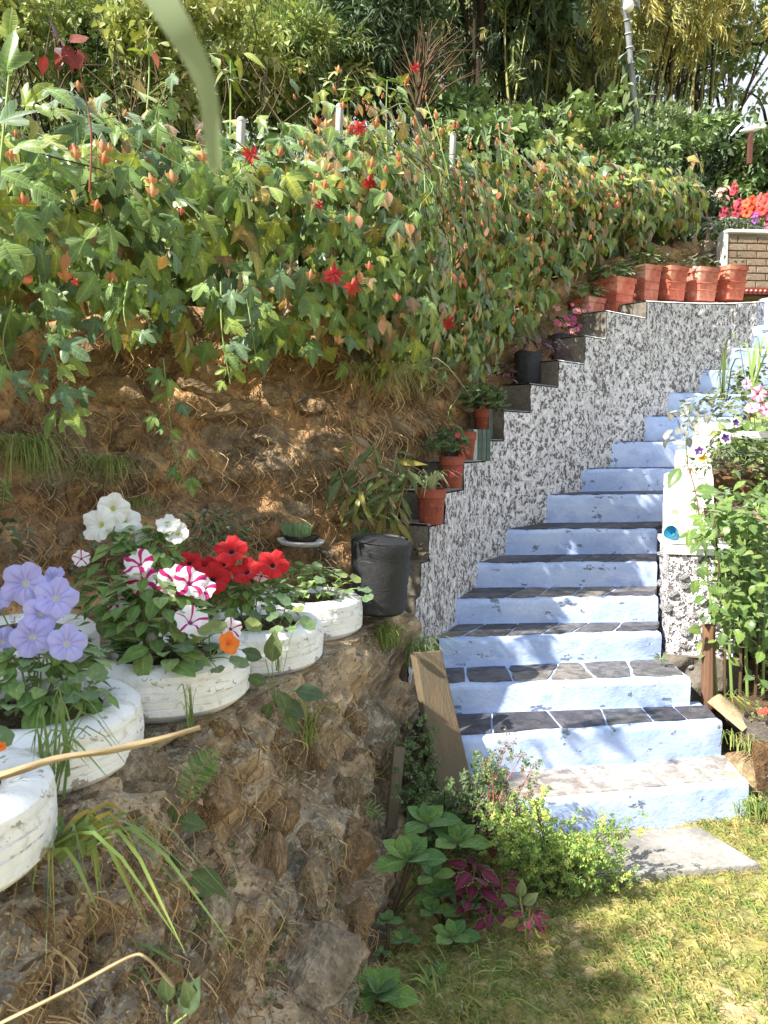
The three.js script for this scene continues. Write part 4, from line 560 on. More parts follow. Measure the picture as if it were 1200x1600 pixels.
function petuniaGeo(ruffle = 0.07, n = 40) {
  const p = [], uv = [], ix = [], rings = [0.0, 0.12, 0.25, 0.45, 0.7, 0.9, 1];
  rings.forEach((r, j) => { for (let i = 0; i <= n; i++) { const a = i / n * Math.PI * 2, lob = 1 - 0.16 * Math.pow(Math.abs(Math.sin(a * 2.5)), 6) * smooth(0.4, 1, r), q = r * lob, z = -0.5 * Math.pow(1 - smooth(0, 0.55, r), 1.5) - 0.1 * r * r + ruffle * r * r * (Math.sin(a * 5 + 1) * 0.6 + Math.sin(a * 13) * 0.5); p.push(Math.cos(a) * q, Math.sin(a) * q, z); uv.push(0.5 + 0.49 * Math.cos(a) * r, 0.5 + 0.49 * Math.sin(a) * r); } });
  for (let j = 0; j + 1 < rings.length; j++) for (let i = 0; i < n; i++) { const a = j * (n + 1) + i; ix.push(a, a + 1, a + n + 2, a, a + n + 2, a + n + 1); }
  return geom(p, ix, uv);
}
const petG = [petuniaGeo(0.1), petuniaGeo(0.2), petuniaGeo(0.15)], tubeG = (() => { const g = new THREE.CylinderGeometry(0.2, 0.07, 1.0, 8, 2, true); g.rotateX(Math.PI / 2); g.translate(0, 0, -0.85); return g; })();
const FM = { violet: petalMat(T.violet), white: petalMat(T.petalWhite), red: petalMat(T.petalRed), stripe: petalMat(T.petalStripe), thin: petalMat(T.petalStripeThin), viola: petalMat(T.petalViolaDark), yellow: petalMat(T.petalYellow), orange: petalMat(T.petalOrange), pink: petalMat(T.petalPink) };
const TM = { violet: plainLeaf('#b9b4d8'), white: plainLeaf('#e2e6d4'), red: plainLeaf('#9a3a48'), stripe: plainLeaf('#d8b8cc'), thin: plainLeaf('#e0d0d8'), viola: plainLeaf('#6a5a90'), yellow: plainLeaf('#d0b040'), orange: plainLeaf('#c87a30'), pink: plainLeaf('#e0b0c4') };
function flowerAt(t, type, px, py, d, wpx, face = 1, root) {
  const p = at(px, py, d), s = wpx / FOCAL * d / 2 * 1.08, look = dirTo(p, eye).multiplyScalar(face).add(v3(rr(-0.7, 0.7), 0.4 + rr(-0.4, 0.5), rr(-0.2, 0.3))).normalize();
  const m = frame(p.clone().sub(t.position), look, UP.clone().add(jit(0.5)), s); const f = part('flower', pick(petG), FM[type], t, m); part('flower_tube', tubeG, TM[type], f);
  if (root) { const e = p.clone().addScaledVector(look, -s * 1.3); stemAt(t, [root, root.clone().lerp(e, 0.55).add(v3(rr(-0.02, 0.02), 0.03, rr(-0.02, 0.02))), e], 0.0028, 0.002, M.greenStem, 'stem', 4); }
  return p;
}
// leafy mound round a stalk system
function mound(t, c, rx, ry, rz, n, geos, mats, s0, s1, { out = 0.7, down = 0.15, name = 'leaf', bottom = -0.2 } = {}) {
  for (let i = 0; i < n; i++) { const a = rr(0, 6.28), h = rr(bottom, 1), q = Math.sqrt(Math.max(0.02, 1 - h * h)) * Math.pow(rnd(), 0.35), p = v3(c.x + Math.cos(a) * q * rx, c.y + h * ry, c.z + Math.sin(a) * q * rz); const dir = v3(Math.cos(a) * out, 0.2 - down + gauss() * 0.3, Math.sin(a) * out).add(jit(0.35)); leafAt(t, pick(geos), pick(mats), p, dir, UP.clone().addScaledVector(v3(Math.cos(a), 0, Math.sin(a)), 0.5).add(jit(0.25)), rr(s0, s1), name); }
}

// ---------- passion vine over the slope ----------
{
  const hTop = [2.7, 2.8, 2.9, 3.05, 3.35, 3.45, 3.55, 3.65, 3.8, 3.95, 4.1, 4.2, 4.3, 4.3, 4.3, 4.3, 4.3], hBot = [2.25, 2.25, 2.28, 2.32, 2.32, 2.3, 2.28, 2.3, 2.5, 2.95, 3.4, 3.75, 3.95, 3.9, 3.9, 3.9, 3.9], hOut = [0.5, 0.5, 0.5, 0.48, 0.4, 0.34, 0.28, 0.2, 0.12, 0.06, 0.04, 0.02, 0, 0, 0, 0, 0];
  const cv = (a) => new THREE.CatmullRomCurve3(a.map((y, i) => v3(i, y, 0)), false, 'centripetal'), cT = cv(hTop), cB = cv(hBot), cO = cv(hOut);
  const sec = [[0, -1.2, 0, -0.15], [0.2, -0.6, 0, 0.02], [0.4, -0.05, 0.06, 0], [0.55, 0.55, 0.25, 0], [0.75, 0.95, 0.55, 0], [0.9, 0.9, 0.85, 0], [1, 0.7, 1, 0]]; // phi, out (in units of hOut beyond 0, metres before), drop share
  const S1 = lin(sec.map((s) => [s[0], s[1]])), S2 = lin(sec.map((s) => [s[0], s[2]]));
  function hedge(t, phi, deep) {
    const b = topCurve.getPoint(t), n = qNormal(t), o = cO.getPoint(t).y, top = cT.getPoint(t).y, bot = cB.getPoint(t).y, wav = 0.22 * fbm(t * 26, phi * 3, 2, 2); let out = S1(phi); out = out > 0 ? out * o : out; const y = lerp(top, bot, S2(phi)) + 0.3 * fbm(t * 34, 1, phi, 3) * (phi < 0.5 ? 1.5 : 0.6) + (phi < 0.45 ? Math.pow(rnd(), 4) * 0.3 : 0) - (phi > 0.9 ? rr(0, 1) ** 3 * 0.2 : 0);
    const p = b.clone().addScaledVector(n, out + wav - deep * (phi > 0.4 ? 1 : 0.2)); p.y = y - (phi < 0.4 ? deep : deep * 0.1); const nn = n.clone().multiplyScalar(smooth(0.2, 0.7, phi) + 0.05).add(v3(0, 1 - 0.85 * smooth(0.3, 0.85, phi), 0)).normalize();
    return { p, n: nn, out: n };
  }
  const t = thing('passion_vine', 'long passion vine with orange buds and red flowers spilling over the slope', 'vine', topCurve.getPoint(5 / 16));
  const all = [];
  for (let i = 0; i < 8200; i++) { const u = rr(1.6, 12.4) / 16, phi = Math.pow(rnd(), 0.75), deep = Math.pow(rnd(), 1.6) * 0.4, h = hedge(u, phi, deep); const dirv = v3(0, -1, 0).addScaledVector(h.out, lerp(0.9, 0.15, smooth(0.2, 0.8, phi))).add(jit(0.7)), up = h.n.clone().add(jit(0.62)); if (fbm(h.p.x * 4.2, h.p.y * 4.2, h.p.z * 4.2, 2) < -0.1 && deep < 0.22) continue; const size = rr(0.065, 0.12) * (u < 0.26 ? 1.25 : u > 0.45 ? 1.2 : 1); const d = -h.p.z, px = 600 + FOCAL * h.p.x / d, py = 695 - FOCAL * (h.p.y - EYE) / d; all.push({ p: h.p, dirv, up, size, deep, score: (px > -20 && px < 1220 && py > 20 && phi > 0.25) ? size / d * (deep < 0.1 ? 1 : 0.3) : 0 }); }
  all.sort((a, b) => b.score - a.score);
  all.slice(0, 290).forEach((l) => leafAt(t, pick(G.vine), pick(LM.vine), l.p, l.dirv, l.up, l.size));
  const rest = [[], []]; const tones = ['#a0c856', '#8cb854', '#b6d450', '#7fa86c', '#c6d84c', '#96c058', '#ccc84e', '#d0b860', '#c8a468'];
  all.slice(290).forEach((l, i) => rest[i % 2].push([frame(l.p.clone().sub(t.position), l.dirv, l.up, l.size * (l.deep > 0.2 ? 1.2 : 1)), tonedColor(tones)]));
  const vm = leafMat('#ffffff', { bumpMap: T.leafBump, bumpScale: 0.002 });
  rest.forEach((l, i) => copies('foliage', G.vineLow[i], vm, t, l));
  // hanging runners
  for (const [x0, y0, x1, y1, d, n, sz] of [[60, 430, 110, 650, 2.95, 16, 0.085], [20, 470, 40, 620, 2.9, 9, 0.085], [255, 560, 290, 770, 3.35, 15, 0.06], [345, 440, 360, 600, 3.3, 16, 0.075], [380, 430, 400, 560, 3.4, 10, 0.07], [700, 380, 720, 560, 5.0, 14, 0.07], [790, 350, 800, 470, 5.6, 10, 0.06], [200, 440, 205, 540, 3.05, 7, 0.07]]) {
    const a = at(x0, y0, d), b = at(x1, y1, d - 0.05), m = a.clone().lerp(b, 0.5).add(v3(rr(-0.05, 0.05), 0, 0.03)); stemAt(t, [a, m, b], 0.004, 0.002, M.greenStem, 'runner', 4); const c = new THREE.CatmullRomCurve3([a, m, b]);
    for (let i = 0; i < n; i++) { const q = c.getPoint(clamp((i + rr(-0.4, 1.4)) / n)), s = rnd() < 0.5 ? 1 : -1; leafAt(t, pick(G.vine), pick(LM.vine.slice(0, 4)), q.add(v3(s * rr(0, 0.07), rr(-0.02, 0.02), rr(-0.04, 0.06))), v3(s * rr(0.0, 1.0), rr(-1.1, -0.3), rr(-0.1, 0.5)), v3(s * 0.2, 0.5, 1).add(jit(0.6)), sz * rr(0.6, 1.45)); }
  }
  for (let i = 0; i < 26; i++) { const u = rr(2.6, 9) / 16, ph = rr(0.25, 0.6), pts = []; for (let k = 0; k < 5; k++) pts.push(hedge(u + k * rr(-0.004, 0.006), Math.min(1, ph + k * 0.08), -0.03).p); stemAt(t, pts, 0.0035, 0.0025, i % 3 ? M.greenStem : M.twig, 'runner', 4); }
  // buds and seed pods, papery orange-brown
  const budG = (() => { const g = new THREE.SphereGeometry(1, 8, 8); const P = g.attributes.position; for (let i = 0; i < P.count; i++) { const y = P.getY(i), k = 0.42 * (1 - 0.45 * smooth(-0.2, 1, -y)) * (1 - 0.3 * smooth(0.3, 1, y)); P.setXYZ(i, P.getX(i) * k, y, P.getZ(i) * k); } g.rotateX(Math.PI / 2); g.computeVertexNormals(); return g; })();
  const bm = ['#c98a54', '#b8713f', '#d29a66', '#c06a4a', '#b8824e'].map((c) => plainLeaf(c, { transmission: 0.25 }));
  const br = [leafGeo({ w: 0.5, peak: 0.5, curl: 0.3, fold: 0.4, stalk: 0, n: 4 })];
  for (let i = 0; i < 210; i++) { const h = hedge(rr(2.6, 10.5) / 16, Math.pow(rnd(), 1.2) * 0.85 + 0.12, -0.07); const m = pick(bm), dir = v3(gauss() * 0.3, rnd() < 0.3 ? 0.8 : -1, gauss() * 0.3), s = rr(0.016, 0.034); const b = part('bud', budG, m, t, frame(h.p.clone().sub(t.position), dir, h.out, s)); for (let k = 0; k < 2; k++) part('bract', br[0], m, b, frame(v3(0, 0, 0.6), v3(k ? 1 : -1, 0.3, -0.9), v3(0, 1, 0.3), 1.3)); }
  // red flowers: ten narrow petals and a crown, hanging
  const pet = leafGeo({ w: 0.34, peak: 0.5, curl: 0.25, fold: 0.25, stalk: 0, n: 4 }), rf = (() => { const gs = []; for (let i = 0; i < 10; i++) { const a = i / 10 * 6.283, g = pet.clone(); g.applyMatrix4(frame(v3(0, 0, 0), v3(Math.cos(a), Math.sin(a), (i % 2 ? 0.9 : 0.4) + 0.3 * Math.sin(i * 5.1)), v3(0, 0, 1), i % 2 ? 0.9 : 1)); gs.push(g); } const tb = new THREE.CylinderGeometry(0.1, 0.16, 0.8, 8); tb.rotateX(Math.PI / 2); tb.translate(0, 0, -0.4); gs.push(tb.index ? tb : tb); return mergeGeometries(gs); })();
  const redM = ['#c83c3c', '#d04a40', '#b83440'].map((c) => plainLeaf(c, { transmission: 0.3 }));
  for (const [px, py, d, s] of [[560, 198, 4.15, 30], [392, 240, 3.55, 34], [577, 286, 4.2, 34], [520, 428, 3.75, 38], [550, 447, 3.85, 36], [700, 503, 4.7, 30], [650, 105, 4.5, 20], [118, 440, 2.75, 16], [500, 320, 3.8, 18]]) { const p = at(px, py, d - 0.12); part('flower', rf, pick(redM), t, frame(p.clone().sub(t.position), dirTo(p, eye).add(v3(rr(-0.9, 0.9), rr(-1.6, -0.5), 0)), UP.clone().add(jit(0.4)), s / FOCAL * d * 0.52)); }
  for (let i = 0; i < 70; i++) { const h = hedge(rr(2.6, 10.5) / 16, rr(0.2, 0.95), -0.05); leafAt(t, pick(G.oval), plainLeaf(pick(['#b86848', '#b8784c', '#d0a058', '#d8b890', '#c89878'])), h.p, v3(gauss() * 0.6, -1, gauss() * 0.5), h.n.add(jit(0.4)), rr(0.05, 0.09), 'old_leaf'); }
}
// bigger-leaved climber shoots standing out at the left edge
{
  const t = plant('vine_shoot', 'large-leaved shoot of the vine closest to the viewer at the left edge', 'vine', at(-10, 420, 2.3));
  for (const [px, py, s, dx, dy] of [[10, 110, 0.14, 0.2, 0.9], [40, 165, 0.13, 0.6, 0.5], [75, 140, 0.12, 0.8, -0.3], [25, 230, 0.15, 0.9, 0.1], [70, 215, 0.13, 0.9, -0.5], [-5, 270, 0.14, 0.9, -0.2], [30, 330, 0.13, 0.7, -0.7], [5, 380, 0.14, 0.6, -0.8], [15, 60, 0.12, 0.1, 0.9], [90, 260, 0.11, 0.9, -0.6], [0, 190, 0.15, 0.8, 0.4], [50, 290, 0.12, 0.9, -0.3]]) leafAt(t, pick(G.vine), pick(LM.vine), at(px, py, rr(2.2, 2.45)), v3(dx, dy, rr(-0.2, 0.4)), v3(0.2, 0.6, 0.8).add(jit(0.35)), s * 0.8);
  stemAt(t, [at(-20, 440, 2.3), at(0, 260, 2.3), at(20, 60, 2.35)], 0.006, 0.003, M.greenStem);
  const r = plant('red_shoot', 'shoot of crinkled dark red leaves at the upper left', 'plant', at(140, 300, 2.6));
  stemAt(r, [at(140, 300, 2.6), at(142, 200, 2.5), at(120, 90, 2.4)], 0.004, 0.002, M.redStem);
  const rm = ['#b8403a', '#8f2f3c', '#c85a3c', '#74283c'].map((c) => leafMat(c)); for (let i = 0; i < 18; i++) leafAt(r, pick(G.oval), pick(rm), at(105 + gauss() * 26, 78 + gauss() * 26, rr(2.32, 2.45)), v3(gauss(), gauss() * 0.7 - 0.1, gauss()), v3(0, 0.8, 0.6).add(jit(0.6)), rr(0.05, 0.085));
}
// pipe posts that carry the vine
for (const [px, y0, y1, d, lab] of [[375, 190, 330, 3.95, 'grey pipe post poking out of the vine, leftmost of three'], [529, 168, 300, 4.5, 'white pipe post with rounded top in the middle of the vine'], [706, 212, 330, 5.6, 'white leaning pipe post at the right end of the vine top']]) { const a = at(px - 3, y1, d), b = at(px + 2, y0, d); solo('pipe_post', tube([a, a.clone().lerp(b, 0.6), b], 0.022, 0.022, 10, 3), M.pvc, lab, 'post', 'pipe posts in the vine'); const c = scene.children[scene.children.length - 1]; part('cap', (() => { const g = new THREE.SphereGeometry(0.024, 10, 6); g.translate(b.x, b.y, b.z); return g; })(), M.pvc, c); }
// ---------- flowers in the tyres ----------
const root = (i, dx = 0, dz = 0) => tyreAt[i].position.clone().add(v3(dx, 0.14, dz));
{
  const t = plant('petunia_plant', 'violet petunia with a cluster of pale blue-violet blooms in the second tyre', 'petunia', root(1));
  for (const [x, y, w, d] of [[36, 912, 66, 1.98], [88, 932, 64, 1.96], [66, 958, 56, 1.93], [50, 995, 62, 1.9], [106, 1004, 58, 1.9], [4, 1004, 50, 1.92], [80, 902, 40, 2.06], [-4, 935, 44, 2.0], [62, 1012, 30, 1.95]]) flowerAt(t, 'violet', x, y, d, w, 1, root(1, rr(-0.04, 0.06), rr(-0.05, 0.05)));
  mound(t, at(45, 1068, 2.0), 0.2, 0.13, 0.16, 190, G.petunia, LM.petunia, 0.05, 0.085);
  mound(t, at(100, 1090, 1.92), 0.1, 0.06, 0.08, 26, G.petunia, LM.petunia, 0.04, 0.06);
}
{
  const t = plant('petunia_plant', 'tall white petunia rising behind the striped ones', 'petunia', root(2, -0.1, -0.1));
  for (const [x, y, w, d] of [[152, 818, 56, 2.55], [178, 795, 48, 2.6], [196, 812, 46, 2.62], [205, 836, 44, 2.6], [262, 818, 36, 2.6], [276, 832, 36, 2.6]]) flowerAt(t, 'white', x, y, d, w, 1, at(200 + (x - 200) * 0.4, 985, 2.55));
  mound(t, at(190, 900, 2.6), 0.13, 0.16, 0.1, 130, G.petunia, LM.petunia, 0.04, 0.07); mound(t, at(248, 880, 2.62), 0.05, 0.12, 0.05, 60, G.petunia, LM.petunia, 0.042, 0.07); mound(t, at(170, 960, 2.6), 0.1, 0.12, 0.08, 70, G.petunia, LM.petunia, 0.04, 0.06);
}
{
  const t = plant('petunia_plant', 'petunia with magenta and white striped blooms in the third tyre', 'petunia', root(2, 0.03, 0.06));
  for (const [x, y, w, d, k] of [[215, 878, 48, 2.42, 'stripe'], [222, 906, 46, 2.4, 'stripe'], [180, 940, 30, 2.38, 'stripe'], [272, 906, 52, 2.38, 'stripe'], [298, 908, 50, 2.36, 'stripe'], [300, 968, 52, 2.3, 'thin'], [362, 981, 34, 2.34, 'thin'], [127, 872, 26, 2.5, 'thin'], [316, 918, 40, 2.38, 'stripe']]) flowerAt(t, k, x, y, d, w, 1, at(230 + (x - 230) * 0.4, 1030, 2.45));
  for (const [x, y] of [[232, 945], [240, 985]]) { const p = at(x, y, 2.35); leafAt(t, pick(G.oval), LM.silver[2], p, v3(rr(-0.3, 0.3), -1, 0.2), v3(0, 0.3, 1), 0.055, 'wilted_flower'); leafAt(t, pick(G.oval), LM.silver[0], p, v3(rr(-0.6, 0.6), -1, 0), v3(0.5, 0.3, 1), 0.05, 'wilted_flower'); }
  mound(t, at(235, 965, 2.42), 0.16, 0.14, 0.12, 200, G.petunia, LM.petunia, 0.05, 0.08); mound(t, at(250, 1030, 2.36), 0.19, 0.07, 0.1, 50, G.petunia, LM.petunia, 0.07, 0.105);
}
{
  const t = plant('petunia_plant', 'scarlet petunia with dark throats in the fourth tyre', 'petunia', root(3));
  for (const [x, y, w, d] of [[360, 858, 50, 2.88], [332, 902, 54, 2.82], [383, 890, 48, 2.84], [427, 880, 48, 2.84], [296, 878, 38, 2.86], [318, 884, 36, 2.9], [350, 880, 34, 2.95]]) flowerAt(t, 'red', x, y, d, w, 1, root(3, rr(-0.05, 0.05), rr(-0.05, 0.05)));
  flowerAt(t, 'thin', 408, 898, 2.86, 24, 1, root(3));
  mound(t, at(385, 945, 2.93), 0.2, 0.1, 0.13, 230, G.petunia, LM.petunia, 0.042, 0.07);
}
// nasturtiums
function nasturtium(label, base, leaves, flowers) { const t = plant('nasturtium', label, 'nasturtium', base); for (const [x, y, w, d] of leaves) { const p = at(x, y, d), s = w / FOCAL * d / 2; const up = dirTo(p, eye).add(v3(rr(-0.25, 0.25), 0.5, 0.1)); const m = frame(p.clone().sub(t.position), v3(rr(-1, 1), 0.2, -1), up, s); part('leaf', pick(G.disc), pick(LM.round), t, m); stemAt(t, [base.clone().add(v3(rr(-0.05, 0.05), 0, rr(-0.05, 0.05))), base.clone().lerp(p, 0.6).add(v3(0, 0.02, 0)), p.clone().addScaledVector(up.normalize(), -0.003)], 0.0022, 0.0018, M.greenStem, 'stem', 4); } for (const [x, y, w, d, k] of flowers) flowerAt(t, k || 'orange', x, y, d, w, 1, base); return t; }
nasturtium('nasturtium with one orange bloom at the right rim of the third tyre', root(2, 0.14, 0.1), [[333, 984, 48, 2.26], [287, 1010, 36, 2.26], [305, 1041, 32, 2.24], [373, 1036, 34, 2.2], [340, 1045, 24, 2.22], [395, 978, 30, 2.5], [330, 1012, 24, 2.3]], [[359, 1004, 36, 2.2]]);
nasturtium('nasturtium trailing over the rim of the fourth tyre', root(3, 0.14, 0.08), [[443, 938, 28, 2.75], [465, 950, 26, 2.74], [432, 985, 24, 2.68], [480, 975, 30, 2.66], [425, 962, 22, 2.74], [455, 985, 22, 2.7], [398, 965, 22, 2.76]], []);
nasturtium('nasturtium with pale round leaves in the farthest tyre', root(4, 0.1, 0.0), [[555, 905, 20, 3.25], [570, 920, 24, 3.24], [545, 925, 18, 3.25], [575, 935, 20, 3.2], [535, 900, 16, 3.3], [500, 905, 20, 3.3], [515, 925, 18, 3.3], [480, 895, 22, 3.35], [470, 915, 20, 3.3], [495, 885, 18, 3.4]], []);
nasturtium('nasturtium leaves at the right rim of the violet petunia tyre', root(1, 0.14, 0.1), [[112, 1092, 38, 1.84], [140, 1088, 28, 1.84], [120, 1060, 30, 1.88], [152, 1052, 32, 1.9], [92, 1110, 26, 1.82]], []);
nasturtium('nasturtium with an orange bud in the nearest tyre', root(0, 0.1, 0.05), [[0, 1150, 44, 1.5], [-20, 1170, 40, 1.5]], [[2, 1166, 16, 1.47]]);
{
  const t = plant('leafy_plant', 'low leafy plant filling the farthest tyre', 'plant', root(4, -0.05)); mound(t, at(485, 915, 3.42), 0.16, 0.09, 0.13, 140, G.oval, LM.petunia, 0.035, 0.06);
  const q = plant('marigold_plant', 'dark feathery bushy plant behind the red petunias', 'plant', at(325, 885, 3.3)); mound(q, at(325, 845, 3.3), 0.16, 0.13, 0.12, 170, G.lance, LM.weed, 0.05, 0.08); q.position.y += 0;
  const w = plant('leafy_plant', 'dark weed at the foot of the slope by the left edge', 'plant', at(5, 860, 3.0)); mound(w, at(3, 840, 3.0), 0.08, 0.12, 0.1, 40, G.oval, LM.weed, 0.04, 0.07);
}
// ---------- plants in the wall pots ----------
{
  const sp = plant('spider_plant', 'spider plant with cream striped leaves in the broad clay pot', 'plant', pots.g.top.clone()); for (let i = 0; i < 26; i++) { const a = i * 2.4, l = rr(0.1, 0.19), b = pots.g.top, e = b.clone().add(v3(Math.cos(a) * l, rr(-0.04, 0.09), Math.sin(a) * l * 0.8)); wpart('leaf', blade([b, b.clone().lerp(e, 0.45).add(v3(0, rr(0.06, 0.1), 0)), e], 0.012, v3(Math.cos(a), 0, Math.sin(a)).cross(UP).cross(UP), undefined, 6), [plainLeaf('#c8cc9a'), plainLeaf('#9fb076'), plainLeaf('#b8c088')][i % 3], sp); }
  const ge = plant('geranium', 'geranium with small red blooms in the second clay pot', 'geranium', pots.h.top.clone()); mound(ge, at(698, 700, 4.6), 0.15, 0.1, 0.12, 90, G.scallop, LM.round.slice(0, 3), 0.018, 0.032); for (const [x, y] of [[715, 680], [716, 735], [706, 742]]) { const f = part('flower', petG[1], plainLeaf('#d84858'), ge, frame(at(x, y, 4.45).sub(ge.position), v3(0, 0.3, 1), UP, 0.016)); }
  const g2 = plant('geranium', 'geranium with bright green scalloped leaves beside the striped tins', 'geranium', pots.j.top.clone()); mound(g2, at(758, 632, 5.25), 0.17, 0.12, 0.14, 90, G.scallop, LM.round, 0.022, 0.042); stemAt(g2, [pots.i.top.clone(), at(700, 650, 5.0), at(716, 618, 5.0)], 0.006, 0.004, M.greenStem); mound(g2, at(730, 620, 5.1), 0.06, 0.08, 0.06, 14, G.scallop, LM.round, 0.03, 0.045);
  const pu = plant('purple_plant', 'dark purple leafy plant in the shiny black grow bag', 'plant', pots.k.top.clone()); mound(pu, pots.k.top.clone().add(v3(0, 0.07, 0)), 0.13, 0.09, 0.1, 46, G.lance, LM.purple, 0.07, 0.12); 
  const pu2 = plant('purple_plant', 'purple lance-leaved plant in the small grey grow bag', 'plant', pots.l.top.clone()); mound(pu2, pots.l.top.clone().add(v3(0.03, 0.09, 0)), 0.1, 0.1, 0.08, 30, G.lance, LM.purple, 0.08, 0.13);
  const pu3 = plant('coleus_plant', 'wine red coleus growing behind the dull grey grow bag', 'coleus', at(785, 605, 5.75)); mound(pu3, at(783, 592, 5.75), 0.11, 0.1, 0.1, 34, G.serrate, LM.coleus, 0.05, 0.085);
  const pk = plant('pink_plant', 'bushy plant with small pink blooms trailing from the lowest red pot', 'plant', pots.m.top.clone()); mound(pk, at(872, 508, 6.45), 0.2, 0.13, 0.12, 80, G.oval, LM.weed, 0.035, 0.06); mound(pk, at(905, 505, 6.5), 0.1, 0.16, 0.08, 40, G.oval, LM.weed, 0.03, 0.055); for (let i = 0; i < 26; i++) part('flower', petG[i % 3], [plainLeaf('#d05a7a'), plainLeaf('#e0a0a0'), plainLeaf('#c04a8a')][i % 3], pk, frame(at(895 + gauss() * 26, 500 + gauss() * 22, 6.3).sub(pk.position), v3(gauss() * 0.4, 0.4, 1), UP, rr(0.014, 0.026)));
  const dr = plant('cordyline', 'dark upright cordyline beside the second tin', 'plant', at(745, 640, 5.4)); for (let i = 0; i < 14; i++) { const a = i * 2.4; leafAt(dr, G.lance[i % 2], LM.purple[i % 3], at(744, 645, 5.4), v3(Math.cos(a) * 0.5, 1, Math.sin(a) * 0.4), v3(Math.cos(a), 0.4, Math.sin(a)), rr(0.13, 0.2)); }
  // seedlings in the square pots
  const seedlings = (k, label, n, s, mats, geo, sx = 1) => { const P = pots[k], t = plant('potted_plant', label, 'plant', P.top.clone(), 'plants in the square pots'); mound(t, P.top.clone().add(v3(0, 0.06, 0)), P.w * 0.5 * sx, 0.1, P.w * 0.5, Math.round(n * 1.9), geo, mats, s * 0.8, s * 1.15); return t; };
  seedlings('a', 'green leaves in the lowest square pot', 30, 0.09, LM.bush, G.oval); seedlings('b', 'full leafy green plant spilling over the second square pot', 46, 0.1, LM.bush, G.oval, 1.2); seedlings('c', 'bright green plant in the square pot set back', 30, 0.09, LM.bush, G.serrate, 1.1); seedlings('d', 'sparse sprouts in the faded square pot', 9, 0.06, LM.weed, G.oval); seedlings('e', 'pale seedlings in the square pot second from the brick wall', 34, 0.075, [...LM.weed, LM.silver[1]], G.oval, 1.15); seedlings('f', 'tiny sprouts in the square pot nearest the brick wall', 8, 0.05, LM.weed, G.oval);
  for (const [px, y0, y1, d, lab] of [[977, 440, 362, 7.1, 'thin upright stick in the second square pot'], [1012, 425, 364, 7.25, 'thin stick in the square pot set back'], [938, 440, 390, 6.9, 'short stick at the left of the second square pot']]) solo('garden_stick', tube([at(px, y0, d), at(px - 1, (y0 + y1) / 2, d), at(px - 3, y1, d)], 0.008, 0.007, 6, 4, 0.2), M.twig, lab, 'stick', 'sticks in the pots');
  const su = plant('succulent_tuft', 'small pale succulents in the grow bag right of the steps', 'succulent', pots.o.top.clone()); mound(su, pots.o.top.clone().add(v3(0, 0.03, 0)), 0.09, 0.05, 0.08, 70, G.obovate, [LM.weed[1], LM.bush[3]], 0.014, 0.024); for (let i = 0; i < 6; i++) part('flower', petG[1], plainLeaf('#d8604c'), su, frame(at(1194 + gauss() * 5, 1112 + gauss() * 4, 3.5).sub(su.position), v3(0, 0.5, 1), UP, 0.012));
}
// ---------- narrow-leaved cane plant left of the lower wall ----------
{
  const t = plant('cane_plant', 'cane plant with long narrow yellowing leaves beside the lower wall', 'plant', at(590, 860, 4.05));
  for (const [x0, x1, y1] of [[575, 545, 640], [590, 585, 690], [600, 620, 700], [560, 530, 730], [610, 640, 730], [585, 560, 760], [600, 605, 770]]) { const a = at(x0, 860, 4.1), b = at(x1, y1, 3.95), m = a.clone().lerp(b, 0.5).add(v3(0, 0.04, 0.03)); stemAt(t, [a, m, b], 0.006, 0.003, M.straw, 'cane', 5); const c = new THREE.CatmullRomCurve3([a, m, b]); for (let i = 0; i < 15; i++) { const q = c.getPoint(rr(0.25, 1)), s = i % 2 ? 1 : -1; leafAt(t, pick(G.lance), pick([LM.yellow[2], LM.weed[0], LM.weed[1], LM.dry[0], LM.yellow[0], LM.weed[1]]), q, v3(s * rr(0.2, 0.8), rr(-1.1, 0.1), rr(0, 0.5)), v3(0, 0.6, 0.8).add(jit(0.4)), rr(0.09, 0.17)); } }
}
// ---------- tufts of grass ----------
function tuft(label, base, n, len, spreadR, mats, w = 0.005, lean = v3(0, 0, 0), up = 1, name = 'grass_tuft', cat = 'grass', merged = true) {
  const t = thing(name, label, cat, base); const gs = mats.map(() => []);
  for (let i = 0; i < n; i++) { const a = rr(0, 6.28), l = len * rr(0.55, 1.15), b = base.clone().add(v3(gauss() * spreadR * 0.4, 0, gauss() * spreadR * 0.4)), out = v3(Math.cos(a), 0, Math.sin(a)).multiplyScalar(rr(0.25, 0.9)).add(lean), m = b.clone().addScaledVector(out, l * 0.35).add(v3(0, l * 0.62 * up, 0)), e = b.clone().addScaledVector(out, l * 0.85).add(v3(0, l * rr(0.1, 0.7) * up - (up < 0.5 ? l * 0.5 : 0), 0)); gs[i % mats.length].push(blade([b, m, e], w * rr(0.7, 1.3), v3(Math.cos(a + 0.4), 0.1, Math.sin(a + 0.4)), undefined, 6)); }
  gs.forEach((g, i) => { if (!g.length) return; if (merged) wpart('blades', mergeGeometries(g), mats[i], t).userData.kind = 'stuff'; else g.forEach((q) => wpart('blade', q, mats[i], t)); }); return t;
}
const onSlope = (x, y) => { const h = hit(x, y, [hill, bank]); return h.p.addScaledVector(h.n, 0.02); };
tuft('shaggy grass clump hanging on the slope at the left edge', onSlope(45, 715), 260, 0.34, 0.22, LM.grass, 0.005, v3(0.2, 0, 0.55), 0.42);
tuft('grass clump on the slope just right of the left-edge one', onSlope(175, 735), 150, 0.24, 0.16, LM.grass, 0.004, v3(0.15, 0, 0.6), 0.42);
tuft('thin grass on the slope above the white petunias', onSlope(215, 790), 70, 0.17, 0.14, LM.grass, 0.004, v3(0.15, 0, 0.6), 0.42);
